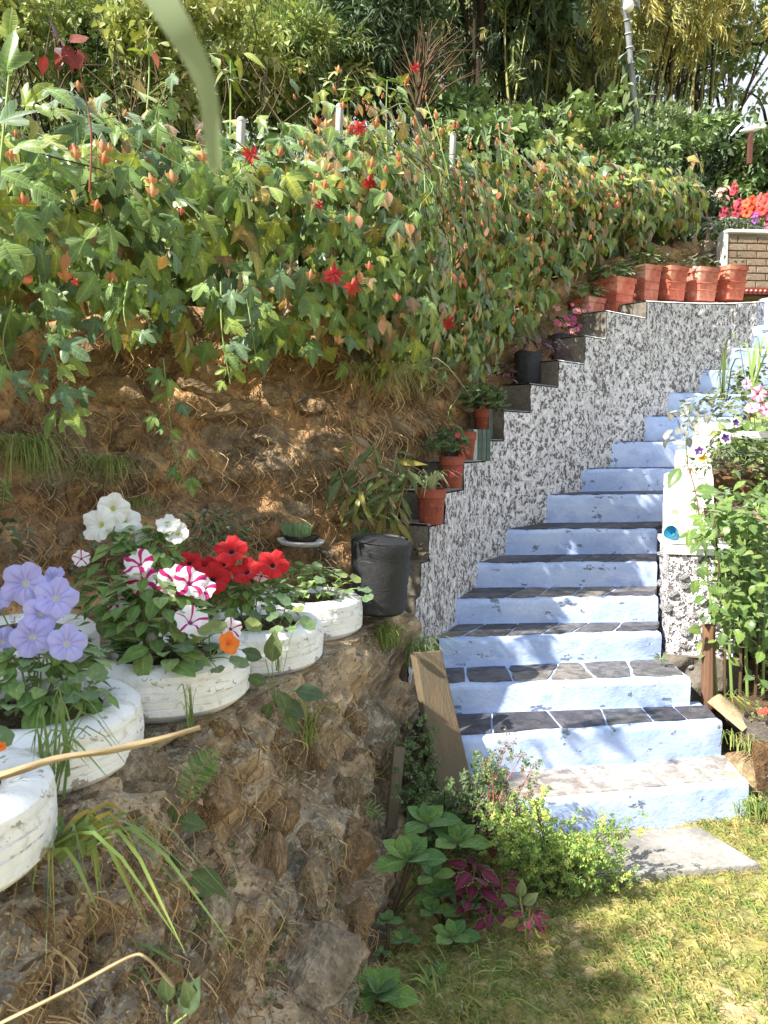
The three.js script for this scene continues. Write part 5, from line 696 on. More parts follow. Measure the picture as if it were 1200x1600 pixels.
tuft('bushy yellow-green grass in front of the wall foot', at(600, 1010, 3.62), 200, 0.17, 0.13, [LM.grass[0], LM.grass[1], LM.yellow[2]], 0.004);
tuft('wispy fine grass against the lower end of the roughcast wall', at(655, 1040, 3.7), 170, 0.26, 0.16, [LM.grass[2], LM.grass[0]], 0.0028, v3(0.15, 0, 0.1), 0.9);
tuft('hanging dry grass under the vine near the wall', at(600, 580, 4.5), 220, 0.4, 0.6, [LM.grass[3], M.straw, LM.grass[0]], 0.004, v3(0.1, 0, 0.4), 0.1);
tuft('fine green grass under the vine above the geraniums', at(790, 515, 6.1), 160, 0.4, 0.4, [LM.grass[0], LM.grass[2]], 0.005, v3(0.1, 0, 0.4), 0.3);
tuft('strap-leaved clump arching out of the bank at the left', at(95, 1330, 1.55), 34, 0.34, 0.1, LM.strap, 0.011, v3(0.55, 0, 0.3), 0.35, 'strap_plant', 'plant', false);
tuft('second strap-leaved clump low in the left corner', at(120, 1590, 1.7), 22, 0.3, 0.1, LM.strap, 0.01, v3(0.2, 0, 0.0), 1.1, 'strap_plant', 'plant', false);
tuft('dark narrow blades hanging below the second tyre', at(70, 1250, 1.7), 16, 0.3, 0.08, [LM.grass[2], LM.strap[3]], 0.008, v3(0.3, 0, 0.1), 0.9, 'strap_plant', 'plant', false);
tuft('grass blades in front of the second tyre', at(85, 1215, 1.72), 10, 0.24, 0.06, [LM.grass[2]], 0.005, v3(0.1, 0, 0.1), 1.2);
tuft('few upright grass blades against the third tyre', at(300, 1140, 2.2), 9, 0.17, 0.03, [LM.grass[2], LM.grass[0]], 0.005, v3(0.05, 0, 0.1), 1.2);
tuft('upright grass blades against the fourth tyre', at(435, 1050, 2.65), 9, 0.2, 0.05, [LM.grass[2], LM.grass[0]], 0.005, v3(0.05, 0, 0.1), 1.2);
tuft('grass weed on the bank below the fourth tyre', at(480, 1165, 2.62), 20, 0.22, 0.05, [LM.grass[1], LM.grass[0]], 0.006, v3(0.1, 0, 0.2), 1.1);
tuft('long grass at the lower edge beside the leafy rosettes', at(700, 1590, 2.25), 60, 0.3, 0.22, LM.grass, 0.007, v3(0.1, 0, 0.0), 0.6);
tuft('grass along the lower right of the leafy rosettes', at(760, 1530, 2.42), 60, 0.24, 0.25, LM.grass, 0.006, v3(0.15, 0, 0.0), 0.6);
tuft('ground grass between the bank and the small shrub', at(760, 1450, 2.7), 90, 0.16, 0.3, LM.grass, 0.005, v3(0.05, 0, 0), 0.7);
tuft('grass beside the lowest step under the shrub', at(780, 1290, 3.05), 120, 0.2, 0.25, LM.grass, 0.004);
tuft('grass at the right end of the lowest step', at(1180, 1270, 3.4), 160, 0.13, 0.25, [LM.grass[1], LM.bush[1]], 0.005);
tuft('grass tuft on the mossy rock right of the steps', at(1160, 1170, 3.58), 60, 0.12, 0.15, LM.grass, 0.004);
// ---------- leafy rosettes ----------
{
  const bases = [at(608, 1440, 2.62), at(596, 1520, 2.45), at(690, 1470, 2.62), at(590, 1600, 2.25)];
  const ros = (t, px, py, d, wpx, n = 8) => { const c = at(px, py, d), L = wpx / FOCAL * d * 0.6; for (let i = 0; i < n; i++) { const a = i * 2.4 + rr(-0.2, 0.2), q = i / n, el = lerp(0.25, 1.3, q); leafAt(t, pick(G.obovate), pick(q > 0.6 ? LM.hydrangea.slice(1) : LM.hydrangea), c, v3(Math.cos(a) * Math.cos(el), Math.sin(el) * 0.9, Math.sin(a) * Math.cos(el)), v3(-Math.cos(a) * 0.5, 1, -Math.sin(a) * 0.5 + 0.25), L * lerp(1.1, 0.6, q)); } return c; };
  const mk = (label, base, list) => { const t = plant('hydrangea_plant', label, 'hydrangea', base, 'leafy hydrangea cuttings at the foot of the bank'); for (const [px, py, d, w, n] of list) { const c = ros(t, px, py, d, w, n); stemAt(t, [base, base.clone().lerp(c, 0.5).add(v3(0.01, 0.02, 0)), c], 0.008, 0.005, M.twig, 'stem', 6); } return t; };
  mk('tallest hydrangea with broad glossy rosettes before the thin board', bases[0], [[638, 1345, 2.55, 100, 9], [668, 1288, 2.75, 84, 8], [715, 1318, 2.7, 84, 9], [675, 1370, 2.6, 60, 6]]);
  mk('slender hydrangea stem with small rosettes by the bank', bases[1], [[606, 1440, 2.5, 40, 7], [630, 1470, 2.5, 46, 6], [595, 1490, 2.45, 26, 5], [612, 1505, 2.45, 24, 5]]);
  mk('hydrangea with three mid-sized rosettes near the wine red coleus', bases[2], [[685, 1400, 2.66, 74, 8], [728, 1420, 2.62, 70, 8], [708, 1465, 2.5, 72, 8], [676, 1425, 2.6, 56, 6]]);
  mk('lowest hydrangea with light green centre at the bottom edge', bases[3], [[590, 1555, 2.22, 104, 10], [600, 1600, 2.2, 70, 6]]);
  const sm = at(690, 1545, 2.35); mk('single small hydrangea rosette left of the long grass', sm, [[682, 1528, 2.36, 60, 7]]);
}
// coleus
for (const [px, py, d, n, w, lab, by] of [[742, 1352, 2.66, 18, 46, 'wine red coleus with bright centre next to the hydrangea', 1430], [735, 1398, 2.62, 8, 34, 'brownish coleus leaves under the wine red one', 1440], [785, 1372, 2.66, 6, 26, 'small dark coleus sprig right of the wine red one', 1430], [768, 1418, 2.56, 8, 34, 'dull purple coleus beside the yellow leaves', 1470], [828, 1420, 2.5, 12, 28, 'purple flower head on a tall thin stem before the shrub', 1540]]) { const b = at(px - 8, by, d), t = plant('coleus_plant', lab, 'coleus', b), c = at(px, py, d); stemAt(t, [b, b.clone().lerp(c, 0.6), c], 0.004, 0.003, M.redStem); for (let i = 0; i < n; i++) { const a = i * 2.4, q = c.clone().add(v3(Math.cos(a) * 0.02, -0.012 * (n - i) * 0.4, Math.sin(a) * 0.02)); leafAt(t, pick(G.serrate), LM.coleus[0], q, v3(Math.cos(a), rr(-0.1, 0.5), Math.sin(a)), v3(0, 1, 0.4).add(jit(0.25)), w / FOCAL * d * rr(0.7, 1.1)); } }
{ const t = plant('leafy_plant', 'weak plant with two big yellow leaves before the shrub', 'plant', at(815, 1540, 2.5)); stemAt(t, [at(815, 1540, 2.5), at(822, 1470, 2.5), at(812, 1400, 2.5)], 0.004, 0.003); for (const [x, y, dx, dy, m] of [[815, 1435, -0.9, -0.2, LM.yellow[0]], [832, 1448, 0.9, -0.5, LM.yellow[1]], [812, 1405, 0.1, 1, LM.weed[1]], [815, 1415, 0.6, 0.6, LM.weed[1]], [810, 1415, -0.6, 0.5, LM.weed[0]]]) leafAt(t, G.oval[0], m, at(x, y, 2.5), v3(dx, dy, 0.2), v3(0, 0.5, 1), 0.075); }
// light green twiggy shrub before the steps
function twiggy(label, base, tips, n, tones, size, d0, matStem = M.twig) { const t = plant('small_shrub', label, 'shrub', base, 'twiggy shrubs before the steps'); const list = [[], []]; for (const [px, py, d] of tips) { const e = at(px, py, d), m = base.clone().lerp(e, 0.5).add(jit(0.03)).add(v3(0, 0.05, 0)); stemAt(t, [base, m, e], 0.004, 0.0015, matStem, 'stem', 4); const c = new THREE.CatmullRomCurve3([base, m, e]); for (let i = 0; i < n; i++) { const q = c.getPoint(Math.pow(rr(0.06, 1), 0.6)).add(jit(0.045)); list[i % 2].push([frame(q.sub(base), v3(gauss(), rr(-0.2, 0.9), gauss()), UP.clone().add(jit(0.5)), size * rr(0.7, 1.3)), tonedColor(tones)]); } } list.forEach((l, i) => copies('foliage', sprigs.small[i], foliageMat, t, l)); return t; }
{ const tips = []; for (let i = 0; i < 44; i++) { const a = rnd(); tips.push([lerp(760, 990, a) + gauss() * 12, lerp(1285, 1345, a) + gauss() * 50, rr(2.65, 3.0)]); } twiggy('light green small-leaved shrub in front of the lowest step', at(860, 1415, 2.82), tips, 24, ['#8aa84a', '#9ab455', '#b8c45e', '#7f9c4c'], 0.048);
  const t2 = []; for (let i = 0; i < 20; i++) t2.push([rr(715, 840), rr(1145, 1300), rr(2.85, 3.05)]); twiggy('airy grey-green shrub with thin twigs before the second step', at(770, 1340, 2.9), t2, 12, ['#6f8a4e', '#7f9458', '#8a7a5c'], 0.05, 0, M.redStem);
  const t3 = []; for (let i = 0; i < 18; i++) t3.push([rr(640, 780), rr(1200, 1330), rr(2.95, 3.15)]); twiggy('dark green undergrowth at the foot of the leaning plank', at(705, 1330, 3.0), t3, 16, ['#5f7a42', '#70884a', '#54703e'], 0.07);
  const t4 = []; for (let i = 0; i < 10; i++) t4.push([rr(620, 680), rr(1130, 1260), rr(3.15, 3.3)]); twiggy('small-leaved creeper between the board and the plank', at(655, 1290, 3.15), t4, 18, ['#5f7a42', '#70884a'], 0.05); }
// fern and weeds on the bank
function fern(label, base, tip, n, w) { const t = plant('fern', label, 'fern', base), m = base.clone().lerp(tip, 0.5).add(v3(0, 0.03, 0.02)), c = new THREE.CatmullRomCurve3([base, m, tip]); stemAt(t, [base, m, tip], 0.002, 0.001); for (let i = 2; i < n; i++) { const u = i / n, q = c.getPoint(u), T_ = c.getTangent(u), S = T_.clone().cross(dirTo(q, eye)).normalize(), l = w * Math.sin(Math.PI * (0.12 + 0.85 * u)) + 0.006; for (const s of [-1, 1]) leafAt(t, G.lance[0], LM.bush[i % 4], q, S.clone().multiplyScalar(s).addScaledVector(T_, 0.45), dirTo(q, eye).add(v3(0, 0.6, 0)), l, 'frond', l * 0.95); } return t; }
fern('bright green fern frond on the bank below the third tyre', at(285, 1262, 1.98), at(342, 1172, 1.95), 17, 0.045);
fern('small fern frond low at the left of the bank', at(60, 1560, 1.62), at(35, 1535, 1.6), 9, 0.04);
fern('small pale fern beside the thin board', at(560, 1262, 2.8), at(602, 1282, 2.78), 9, 0.035);
fern('dark fern between the white and red petunias', at(255, 860, 2.8), at(295, 842, 2.75), 11, 0.05);
fern('fern frond at the far left on the slope grass', at(20, 760, 3.0), at(5, 790, 2.95), 9, 0.05);
function weed(label, base, leaves, geo, mats, d) { const t = plant('weed', label, 'weed', base); for (const [px, py, dx, dy, s] of leaves) { const p = at(px, py, d); stemAt(t, [base, base.clone().lerp(p, 0.6).add(v3(0, 0.01, 0.01)), p], 0.002, 0.0015, M.greenStem, 'stem', 4); leafAt(t, pick(geo), pick(mats), p, v3(dx, dy, 0.25), v3(0, 0.7, 0.8).add(jit(0.2)), s / FOCAL * d); } return t; }
weed('drooping lance-leaved weed in the middle of the bank', at(270, 1330, 1.98), [[262, 1320, -1, -0.1, 62], [262, 1322, 0.1, -1, 80], [245, 1318, 0.0, -1, 50], [285, 1360, 0.5, -0.9, 70], [290, 1358, 1, -0.5, 80], [265, 1290, 0.2, 0.8, 46], [270, 1280, 0.9, 0, 56], [255, 1270, -0.3, 0.6, 30], [292, 1362, -0.2, -1, 70]], G.oval, LM.weed, 1.9);
weed('dark leafy weed in front of the fourth tyre', at(432, 1105, 2.55), [[425, 1040, 0.1, 1, 60], [440, 1090, 0.7, -0.5, 50], [425, 1095, -0.5, -0.8, 40], [455, 1080, 1, 0.1, 56], [420, 1070, -0.8, 0.5, 40], [445, 1105, 0.4, -0.8, 46], [415, 1030, -0.9, 0.4, 50], [435, 1075, 0.3, -0.6, 50]], G.oval, LM.weed, 2.5);
weed('little weed rosette low on the bank', at(408, 1510, 2.1), [[405, 1505, -0.8, 0.2, 40], [410, 1502, 0.3, 0.8, 46], [415, 1508, 0.9, 0, 44], [408, 1512, 0, -0.8, 30], [402, 1512, -0.6, -0.6, 36]], G.lance, LM.weed, 2.05);
weed('yellowing weed hanging low on the bank', at(440, 1460, 2.2), [[442, 1465, 0, -1, 34], [438, 1462, -0.4, -0.9, 30], [445, 1460, 0.4, -0.9, 30]], G.lance, LM.yellow, 2.15);
weed('pale sprout by the big flat rock', at(325, 1490, 2.0), [[322, 1485, -0.5, 0.6, 40], [325, 1490, 0.5, -0.7, 46], [318, 1492, -0.6, -0.4, 40], [330, 1500, 0.3, -1, 40]], G.oval, LM.weed, 1.95);
weed('small two-leaved seedling near the right of the bank', at(525, 1305, 2.7), [[520, 1300, -0.6, 0.4, 26], [526, 1302, 0.6, 0.2, 24], [530, 1312, 0.2, -1, 26]], G.oval, LM.weed, 2.65);
weed('leafy weed at the bottom edge in front of the bank', at(265, 1610, 1.5), [[262, 1570, 0, 1, 60], [285, 1590, 0.3, 1, 70], [300, 1580, -0.1, 1, 60]], G.oval, LM.weed, 1.45);
weed('dark weed under the white petunias', at(160, 1030, 2.5), [[150, 1010, -0.6, 0.4, 50], [175, 1020, 0.5, 0.4, 50], [160, 1000, 0.0, 1, 50]], G.oval, LM.weed, 2.45);
// dry sticks in front
{ const a = at(-30, 1222, 1.18), b = at(312, 1137, 1.42); solo('dry_stick', tube([a, a.clone().lerp(b, 0.3).add(v3(0, 0.004, 0)), a.clone().lerp(b, 0.65), b].map((p, i) => p.add(v3(0, [0, 0.003, -0.003, 0][i], 0))), 0.0068, 0.0045, 8, 18, 0.35), M.straw, 'pale dry cane slanting across the white tyres', 'stick');
  const c = [at(-10, 1605, 1.1), at(110, 1545, 1.15), at(212, 1492, 1.2), at(225, 1494, 1.2), at(272, 1542, 1.22)]; solo('dry_stick', tube(c, 0.003, 0.0022, 6, 24, 0.25), M.straw, 'bent dry grass stalk at the lower left corner', 'stick');
  const g = blade([at(215, -60, 0.36), at(275, 40, 0.36), at(320, 130, 0.37), at(336, 265, 0.38)], 0.016, v3(0.2, 0.1, 1), (t) => lerp(1.0, 0.4, t), 12, 0.2); solo('hanging_blade', g, plainLeaf('#8a9a70'), 'blurred green leaf blade hanging close to the viewer at the top', 'leaf'); }
// ---------- right-hand bush and bed ----------
{
  const b = at(1160, 1085, 4.05), t = plant('hibiscus_bush', 'dense bright green toothed-leaf bush right of the steps', 'bush', b);
  for (let i = 0; i < 9; i++) stemAt(t, [at(1120 + i * 12, 1095, 4.05), at(1120 + i * 12 + gauss() * 6, 980, 4.0), at(1100 + i * 16, 830 + gauss() * 30, 4.0)], 0.009, 0.004, i % 2 ? M.twig : M.greenStem, 'stem', 6);
  for (let i = 0; i < 290; i++) { const y = Math.pow(rnd(), 0.9), px = 1150 + gauss() * 52 + (y > 0.7 ? 15 : 0), py = lerp(770, 1000, y) + gauss() * 18; if (px < 1072 + (y > 0.6 ? 20 : 0)) continue; const p = at(px, py, rr(3.72, 4.2)); leafAt(t, pick(G.serrate), pick(LM.bush), p, v3(gauss() * 0.9 - 0.1, rr(-0.7, 0.35), rr(-0.2, 0.9)), v3(-0.35, 0.9, 0.35).add(jit(0.45)), rr(0.05, 0.09)); }
  { const fl = [[], []]; for (let i = 0; i < 460; i++) { const y = Math.pow(rnd(), 0.9), px = 1165 + gauss() * 62, py = lerp(765, 1010, y) + gauss() * 18; if (px < 1076 + (y > 0.6 ? 20 : 0)) continue; fl[i % 2].push([frame(at(px, py, rr(3.85, 4.4)).sub(b), v3(gauss() * 0.9, rr(-0.7, 0.35), rr(-0.4, 0.9)), v3(-0.35, 0.9, 0.35).add(jit(0.5)), rr(0.05, 0.09)), tonedColor(['#8cba4a', '#9cc552', '#7aa846', '#a9cc5c'])]); } const fm = leafMat('#ffffff'); fl.forEach((l, i) => copies('foliage', G.serrate[i], fm, t, l)); }
  for (const [x, y, dx, dy] of [[1082, 930, -0.8, -0.3], [1100, 940, -0.6, -0.4], [1110, 985, -0.3, -0.9], [1125, 1005, -0.6, 0.2], [1160, 1058, -0.7, 0.1], [1165, 1060, 0.5, -0.4]]) leafAt(t, G.oval[0], LM.bush[2], at(x + 20, y, 3.8), v3(dx, dy, 0.4), v3(-0.2, 0.9, 0.5), 0.085);
}
{
  const s = plant('silver_plant', 'pale silvery leaved plant beside the upper steps', 'plant', at(1075, 720, 4.8)); for (let i = 0; i < 46; i++) leafAt(s, pick(G.oval), pick(LM.silver), at(1075 + gauss() * 30, 655 + gauss() * 26, rr(4.6, 4.9)), v3(gauss(), rr(-0.7, 0.5), gauss()), v3(-0.2, 1, 0.4).add(jit(0.4)), rr(0.05, 0.085)); stemAt(s, [at(1075, 725, 4.8), at(1072, 690, 4.75), at(1078, 640, 4.7)], 0.005, 0.003);
  const bl = plant('broad_leaf_plant', 'stalk with two large green leaves above the bush', 'plant', at(1094, 815, 4.3)); stemAt(bl, [at(1094, 815, 4.3), at(1086, 765, 4.28), at(1070, 715, 4.3)], 0.005, 0.003, M.redStem); leafAt(bl, G.oval[0], LM.bush[2], at(1065, 728, 4.28), v3(-0.65, -0.8, 0.3), v3(-0.4, 0.6, 0.7), 0.15); leafAt(bl, G.oval[1], LM.bush[0], at(1080, 768, 4.28), v3(1, 0.25, 0.2), v3(0, 0.8, 0.7), 0.17);
  const lb = plant('broad_leaf_plant', 'big lobed leaves drooping over the side wall', 'plant', at(1085, 845, 4.25)); for (const [x, y, dx, dy] of [[1085, 838, 0.8, -0.5], [1078, 830, -0.2, -0.9], [1095, 835, 0.9, 0.2]]) leafAt(lb, G.vine[0], LM.bush[3], at(x, y, 4.2), v3(dx, dy, 0.3), v3(-0.2, 0.7, 0.7), 0.09);
  const ye = plant('yellow_sedum', 'yellow-green mat plant on the side wall top', 'plant', at(1088, 805, 4.55)); mound(ye, at(1088, 800, 4.55), 0.1, 0.05, 0.08, 60, G.lance, LM.yellow, 0.03, 0.05);
  const y2 = plant('yellow_sedum', 'second yellow-green mat plant under the pansies', 'plant', at(1078, 745, 4.7)); mound(y2, at(1078, 742, 4.7), 0.08, 0.05, 0.06, 46, G.lance, LM.yellow, 0.03, 0.05);
  const pa = plant('pansy_plant', 'pansy with purple-eyed white blooms and one yellow bloom', 'pansy', at(1100, 745, 4.6)); mound(pa, at(1108, 728, 4.65), 0.14, 0.12, 0.1, 130, G.oval, LM.weed, 0.03, 0.05); for (const [x, y, w, k] of [[1092, 704, 20, 'viola'], [1097, 715, 12, 'yellow'], [1134, 684, 19, 'viola'], [1150, 660, 15, 'viola']]) flowerAt(pa, k, x, y, 4.45, w, 1, pa.position);
  const pp = plant('petunia_plant', 'petunia with pink and white blooms at the right edge above the board', 'petunia', at(1180, 680, 4.75)); mound(pp, at(1165, 640, 4.8), 0.22, 0.14, 0.14, 150, G.oval, [...LM.weed, LM.yellow[2]], 0.04, 0.07); for (const [x, y, w] of [[1186, 615, 24], [1175, 636, 22], [1197, 640, 22], [1168, 600, 15]]) flowerAt(pp, 'pink', x, y, 4.6, w, 1, pp.position); for (const [x, y] of [[1145, 645], [1130, 660], [1195, 655], [1140, 675]]) part('leaf', G.disc[0], pick(LM.round), pp, frame(at(x, y, 4.55).sub(pp.position), v3(0.2, 0.3, -1), v3(0, 0.7, 0.8), 0.045));
  for (const [x, y, d, rx, ry, n, ms, lab] of [[1150, 705, 4.72, 0.2, 0.1, 120, [...LM.weed, LM.yellow[2]], 'mixed green seedlings below the white board'], [1190, 730, 4.6, 0.12, 0.1, 80, LM.weed, 'green weeds at the right edge under the board'], [1110, 780, 4.5, 0.1, 0.08, 70, [...LM.weed, LM.bush[1]], 'leafy herb between the bush and the pansies'], [1100, 650, 5.0, 0.18, 0.12, 110, [LM.weed[1], LM.silver[0], LM.silver[1]], 'pale leafy herb behind the silvery plant'], [1150, 620, 5.3, 0.22, 0.12, 120, [LM.weed[1], LM.yellow[2], LM.bush[1]], 'light green herb behind the iris blades']]) { const q = plant('garden_herb', lab, 'herb', at(x, y + 30, d)); mound(q, at(x, y, d), rx, ry, 0.12, n, G.oval, ms, 0.035, 0.065); }
  const gg = plant('leafy_plant', 'grey-green bushy herb beside the soil block', 'plant', at(1130, 740, 4.62)); mound(gg, at(1132, 725, 4.62), 0.1, 0.1, 0.08, 80, G.lance, [...LM.weed, LM.silver[1]], 0.035, 0.055);
  tuft('upright iris blades at the right above the silvery plant', at(1130, 625, 4.85), 9, 0.32, 0.05, [LM.strap[3], LM.weed[0]], 0.016, v3(0, 0, 0), 1.5, 'iris_plant', 'plant', false);
  tuft('arching blade leaves at the right edge above the petunias', at(1175, 610, 4.9), 7, 0.4, 0.05, [LM.strap[0], LM.strap[1]], 0.014, v3(0.1, 0, 0), 1.3, 'iris_plant', 'plant', false);
  const up = plant('leafy_plant', 'pale green leafy plant at the right edge above the iris blades', 'plant', at(1170, 600, 5.2)); mound(up, at(1172, 590, 5.2), 0.12, 0.09, 0.1, 50, G.oval, [LM.weed[1], LM.yellow[2], LM.weed[0]], 0.045, 0.075);
  const sw = plant('weed', 'little weed rooted in the joint of the fourth step', 'weed', at(1032, 1032, 4.2)); for (const [dx, dy] of [[-0.9, 0.2], [0.2, -0.4], [-0.5, 0.6], [0.6, 0.4]]) leafAt(sw, G.oval[0], LM.weed[1], at(1032, 1028, 4.15), v3(dx, dy, 0.4), v3(0, 0.8, 0.6), 0.05);
  const gr = plant('arching_grass', 'thin arching grass over the cream tile shard', 'grass', at(1165, 1120, 3.7)); for (let i = 0; i < 9; i++) wpart('blade', blade([at(1172, 1125, 3.7), at(1150 + gauss() * 14, 1085 + gauss() * 8, 3.65), at(1122 + i * 9, 1105 + gauss() * 12, 3.6)], 0.004, v3(0, 0, 1), undefined, 7), pick(LM.grass), gr);
}
// ---------- upper right: snapdragons, branches, bird, pole ----------
{
  const bulge = new THREE.SphereGeometry(1, 7, 6);
  const snap = (label, px, py, d, by, cols, n = 10, w = 24) => { const base = at(px - 2, by, d), t = plant('snapdragon', label, 'snapdragon', base, 'snapdragons above the brick wall'); const top = at(px, py - 8, d); stemAt(t, [base, base.clone().lerp(top, 0.5).add(jit(0.02)), top], 0.008, 0.004); const ms = cols.map((c) => plainLeaf(c)); for (let i = 0; i < n; i++) { const a = i * 2.4; const s = w / FOCAL * d * 0.24 * rr(0.8, 1.1); part('flower', petG[i % 3], pick(ms), t, frame(at(px, py, d).add(v3(Math.cos(a) * s * 1.1, (i / n - 0.5) * w / FOCAL * d * 0.9, Math.sin(a) * s * 1.1)).sub(t.position), v3(Math.cos(a), 0.3, Math.sin(a) + 0.5), UP, s * 1.1)); } for (let i = 0; i < 16; i++) leafAt(t, pick(G.lance), pick(LM.weed), base.clone().lerp(top, rr(0.1, 0.75)), v3(gauss(), rr(0.1, 0.8), gauss()), UP.clone().add(jit(0.3)), rr(0.07, 0.12)); return t; };
  snap('tall pink snapdragon beside the arched branch', 990, 308, 8.9, 378, ['#f08ab0', '#e86a98'], 12, 20); snap('lower pink snapdragon spike', 988, 330, 8.8, 378, ['#f4a8c4', '#ee90b4'], 12, 20); snap('palest pink snapdragon, lowest and leftmost', 976, 333, 8.8, 378, ['#f4a8c4', '#e888a8'], 7, 14);
  snap('crimson snapdragon right of the pink ones', 1153, 326, 8.6, 372, ['#b02848', '#c03a58'], 12, 26); snap('dark red snapdragon left of the crimson one', 1132, 333, 8.6, 372, ['#a82848'], 8, 20); snap('orange snapdragon between the crimson and the red ones', 1171, 324, 8.5, 372, ['#f0663a', '#e85a30'], 12, 26); snap('coral red snapdragon at the right edge', 1194, 318, 8.4, 372, ['#f05a50', '#e84a48'], 14, 30); snap('pink snapdragon low at the right edge', 1201, 346, 8.4, 374, ['#e86a98'], 8, 22); snap('small lilac and white bloom below the orange snapdragon', 1181, 341, 8.4, 374, ['#b060c0', '#f0e8f0'], 8, 18); snap('red snapdragon partly behind the cream leaves', 1147, 296, 8.9, 372, ['#c83a50'], 7, 18);
  const cr = plant('cream_leaf_shrub', 'sprig of cream and pink leaves above the snapdragons', 'plant', at(1130, 360, 8.8)); stemAt(cr, [at(1130, 360, 8.8), at(1133, 320, 8.7), at(1137, 288, 8.6)], 0.008, 0.004, M.twig); for (let i = 0; i < 20; i++) leafAt(cr, pick(G.oval), pick([LM.silver[2], plainLeaf('#f0dcb8'), plainLeaf('#e8b0a0')]), at(1132 + gauss() * 16, 300 + gauss() * 14, 8.55), v3(gauss(), rr(-0.8, 0.4), gauss()), v3(0, 0.8, 0.6).add(jit(0.4)), rr(0.08, 0.12));
  const dm = plant('dusty_miller', 'grey feathery foliage behind the brick wall coping', 'plant', at(1140, 378, 8.35)); mound(dm, at(1135, 360, 8.35), 0.35, 0.14, 0.15, 130, G.lance, [LM.silver[1], LM.weed[2], leafMat('#8fa89a')], 0.09, 0.15);
  const dm2 = plant('dusty_miller', 'grey-green spiky foliage under the pink snapdragons', 'plant', at(985, 385, 8.6)); mound(dm2, at(985, 365, 8.6), 0.2, 0.15, 0.12, 80, G.lance, [LM.silver[1], LM.weed[2], leafMat('#8fa89a')], 0.09, 0.15);
  // bent branches
  const arch = thing('branch_arch', 'bent bare branches tied into an arch behind the pots', 'branches', at(1030, 375, 8.7)); for (const pts of [[[1105, 380], [1108, 345], [1095, 318], [1065, 303], [1038, 300]], [[1108, 342], [1075, 338], [1045, 330], [1020, 312]], [[1050, 385], [1058, 340], [1062, 300], [1050, 275]], [[1042, 370], [1060, 352], [1085, 345]]]) wpart('branch', tube(pts.map(([x, y]) => at(x, y, 8.7)), 0.022, 0.014, 7, 14, 0.2), M.darkBark, arch);
  // white bird on a post
  const bp = at(1171, 250, 9.2), bird = thing('bird_ornament', 'white bird ornament with raised wings on a rusty post', 'ornament', bp); const post = part('post', box(0.05, 0.36, 0.05, 0.006), std({ color: C('#7a4a3c'), map: T.mottle, roughness: 0.8 }), bird); post.position.y = 0.13;
  const body = new THREE.SphereGeometry(1, 14, 10); { const P = body.attributes.position; for (let i = 0; i < P.count; i++) { const x = P.getX(i); P.setXYZ(i, x * 0.13, P.getY(i) * 0.035 * (1 - 0.35 * Math.abs(x)), P.getZ(i) * 0.04); } body.computeVertexNormals(); } const bm = part('body', body, M.whitePaint, bird); bm.position.y = 0.335; bm.rotation.z = 0.15;
  for (const s of [-1, 1]) { const w = part('wing', blade([v3(0, 0, 0), v3(s * 0.09, 0.05, -0.02), v3(s * 0.2, s > 0 ? 0.05 : -0.06, -0.05)], 0.1, v3(0, 1, 0.4), (t) => 1 - 0.75 * t * t, 10, 0.1), M.whitePaint, bird); w.position.y = 0.35; }
  const head = part('head', new THREE.SphereGeometry(0.03, 10, 8), M.whitePaint, bird); head.position.set(0.14, 0.36, 0.02);
  // pole with a bulb under a clear cover
  const p0 = at(1008, 330, 8.9), p1 = at(985, 90, 8.75), p2 = at(972, -60, 8.6), pole = thing('lamp_pole', 'slim grey leaning pole with a covered bulb at the top right', 'pole', p0); wpart('pole', tube([p0, p1, p2], 0.035, 0.028, 10, 20, 0.05), M.metal, pole); for (let i = 0; i < 9; i++) { const q = new THREE.CatmullRomCurve3([p0, p1, p2]).getPoint(0.2 + i * 0.07); const r = part('wire_wrap', new THREE.TorusGeometry(0.035, 0.006, 5, 14), std({ color: C('#b8bcc0'), roughness: 0.6 }), pole); r.position.copy(q.sub(p0)); r.rotation.set(Math.PI / 2 + 0.3, 0.2, 0); }
  const lp = at(982, 8, 8.6); wpart('bulb', (() => { const g = lathe([[0, -0.07], [0.03, -0.065], [0.055, -0.03], [0.055, 0.01], [0.03, 0.06], [0.026, 0.1], [0, 0.1]], 20); g.translate(lp.x, lp.y, lp.z); return g; })(), std({ color: C('#f2f0ea'), roughness: 0.3 }), pole); wpart('clear_cover', (() => { const g = lathe([[0.1, -0.06], [0.095, 0.02], [0.07, 0.1], [0.03, 0.13]], 20); g.translate(lp.x + 0.02, lp.y, lp.z); return g; })(), phys({ color: 0xffffff, transmission: 1, roughness: 0.15, thickness: 0 }), pole);
  const cl = plant('climber', 'leafy climber twining up the grey pole', 'climber', p0.clone()); const pc = new THREE.CatmullRomCurve3([p0, p1, p2]); for (let i = 0; i < 60; i++) { const q = pc.getPoint(rr(0, 0.52)), s = i % 2 ? 1 : -1; leafAt(cl, pick(G.oval), pick([...LM.weed, LM.bush[0]]), q.add(v3(s * 0.04, 0, 0.05)), v3(s * rr(0.1, 1) + gauss() * 0.3, rr(-1.1, 0.4), rr(-0.2, 0.7)), v3(-0.3, 0.8, 0.5).add(jit(0.5)), rr(0.1, 0.22)); } stemAt(cl, [p0, pc.getPoint(0.2).add(v3(0.03, 0, 0.04)), pc.getPoint(0.5)], 0.01, 0.005);
}
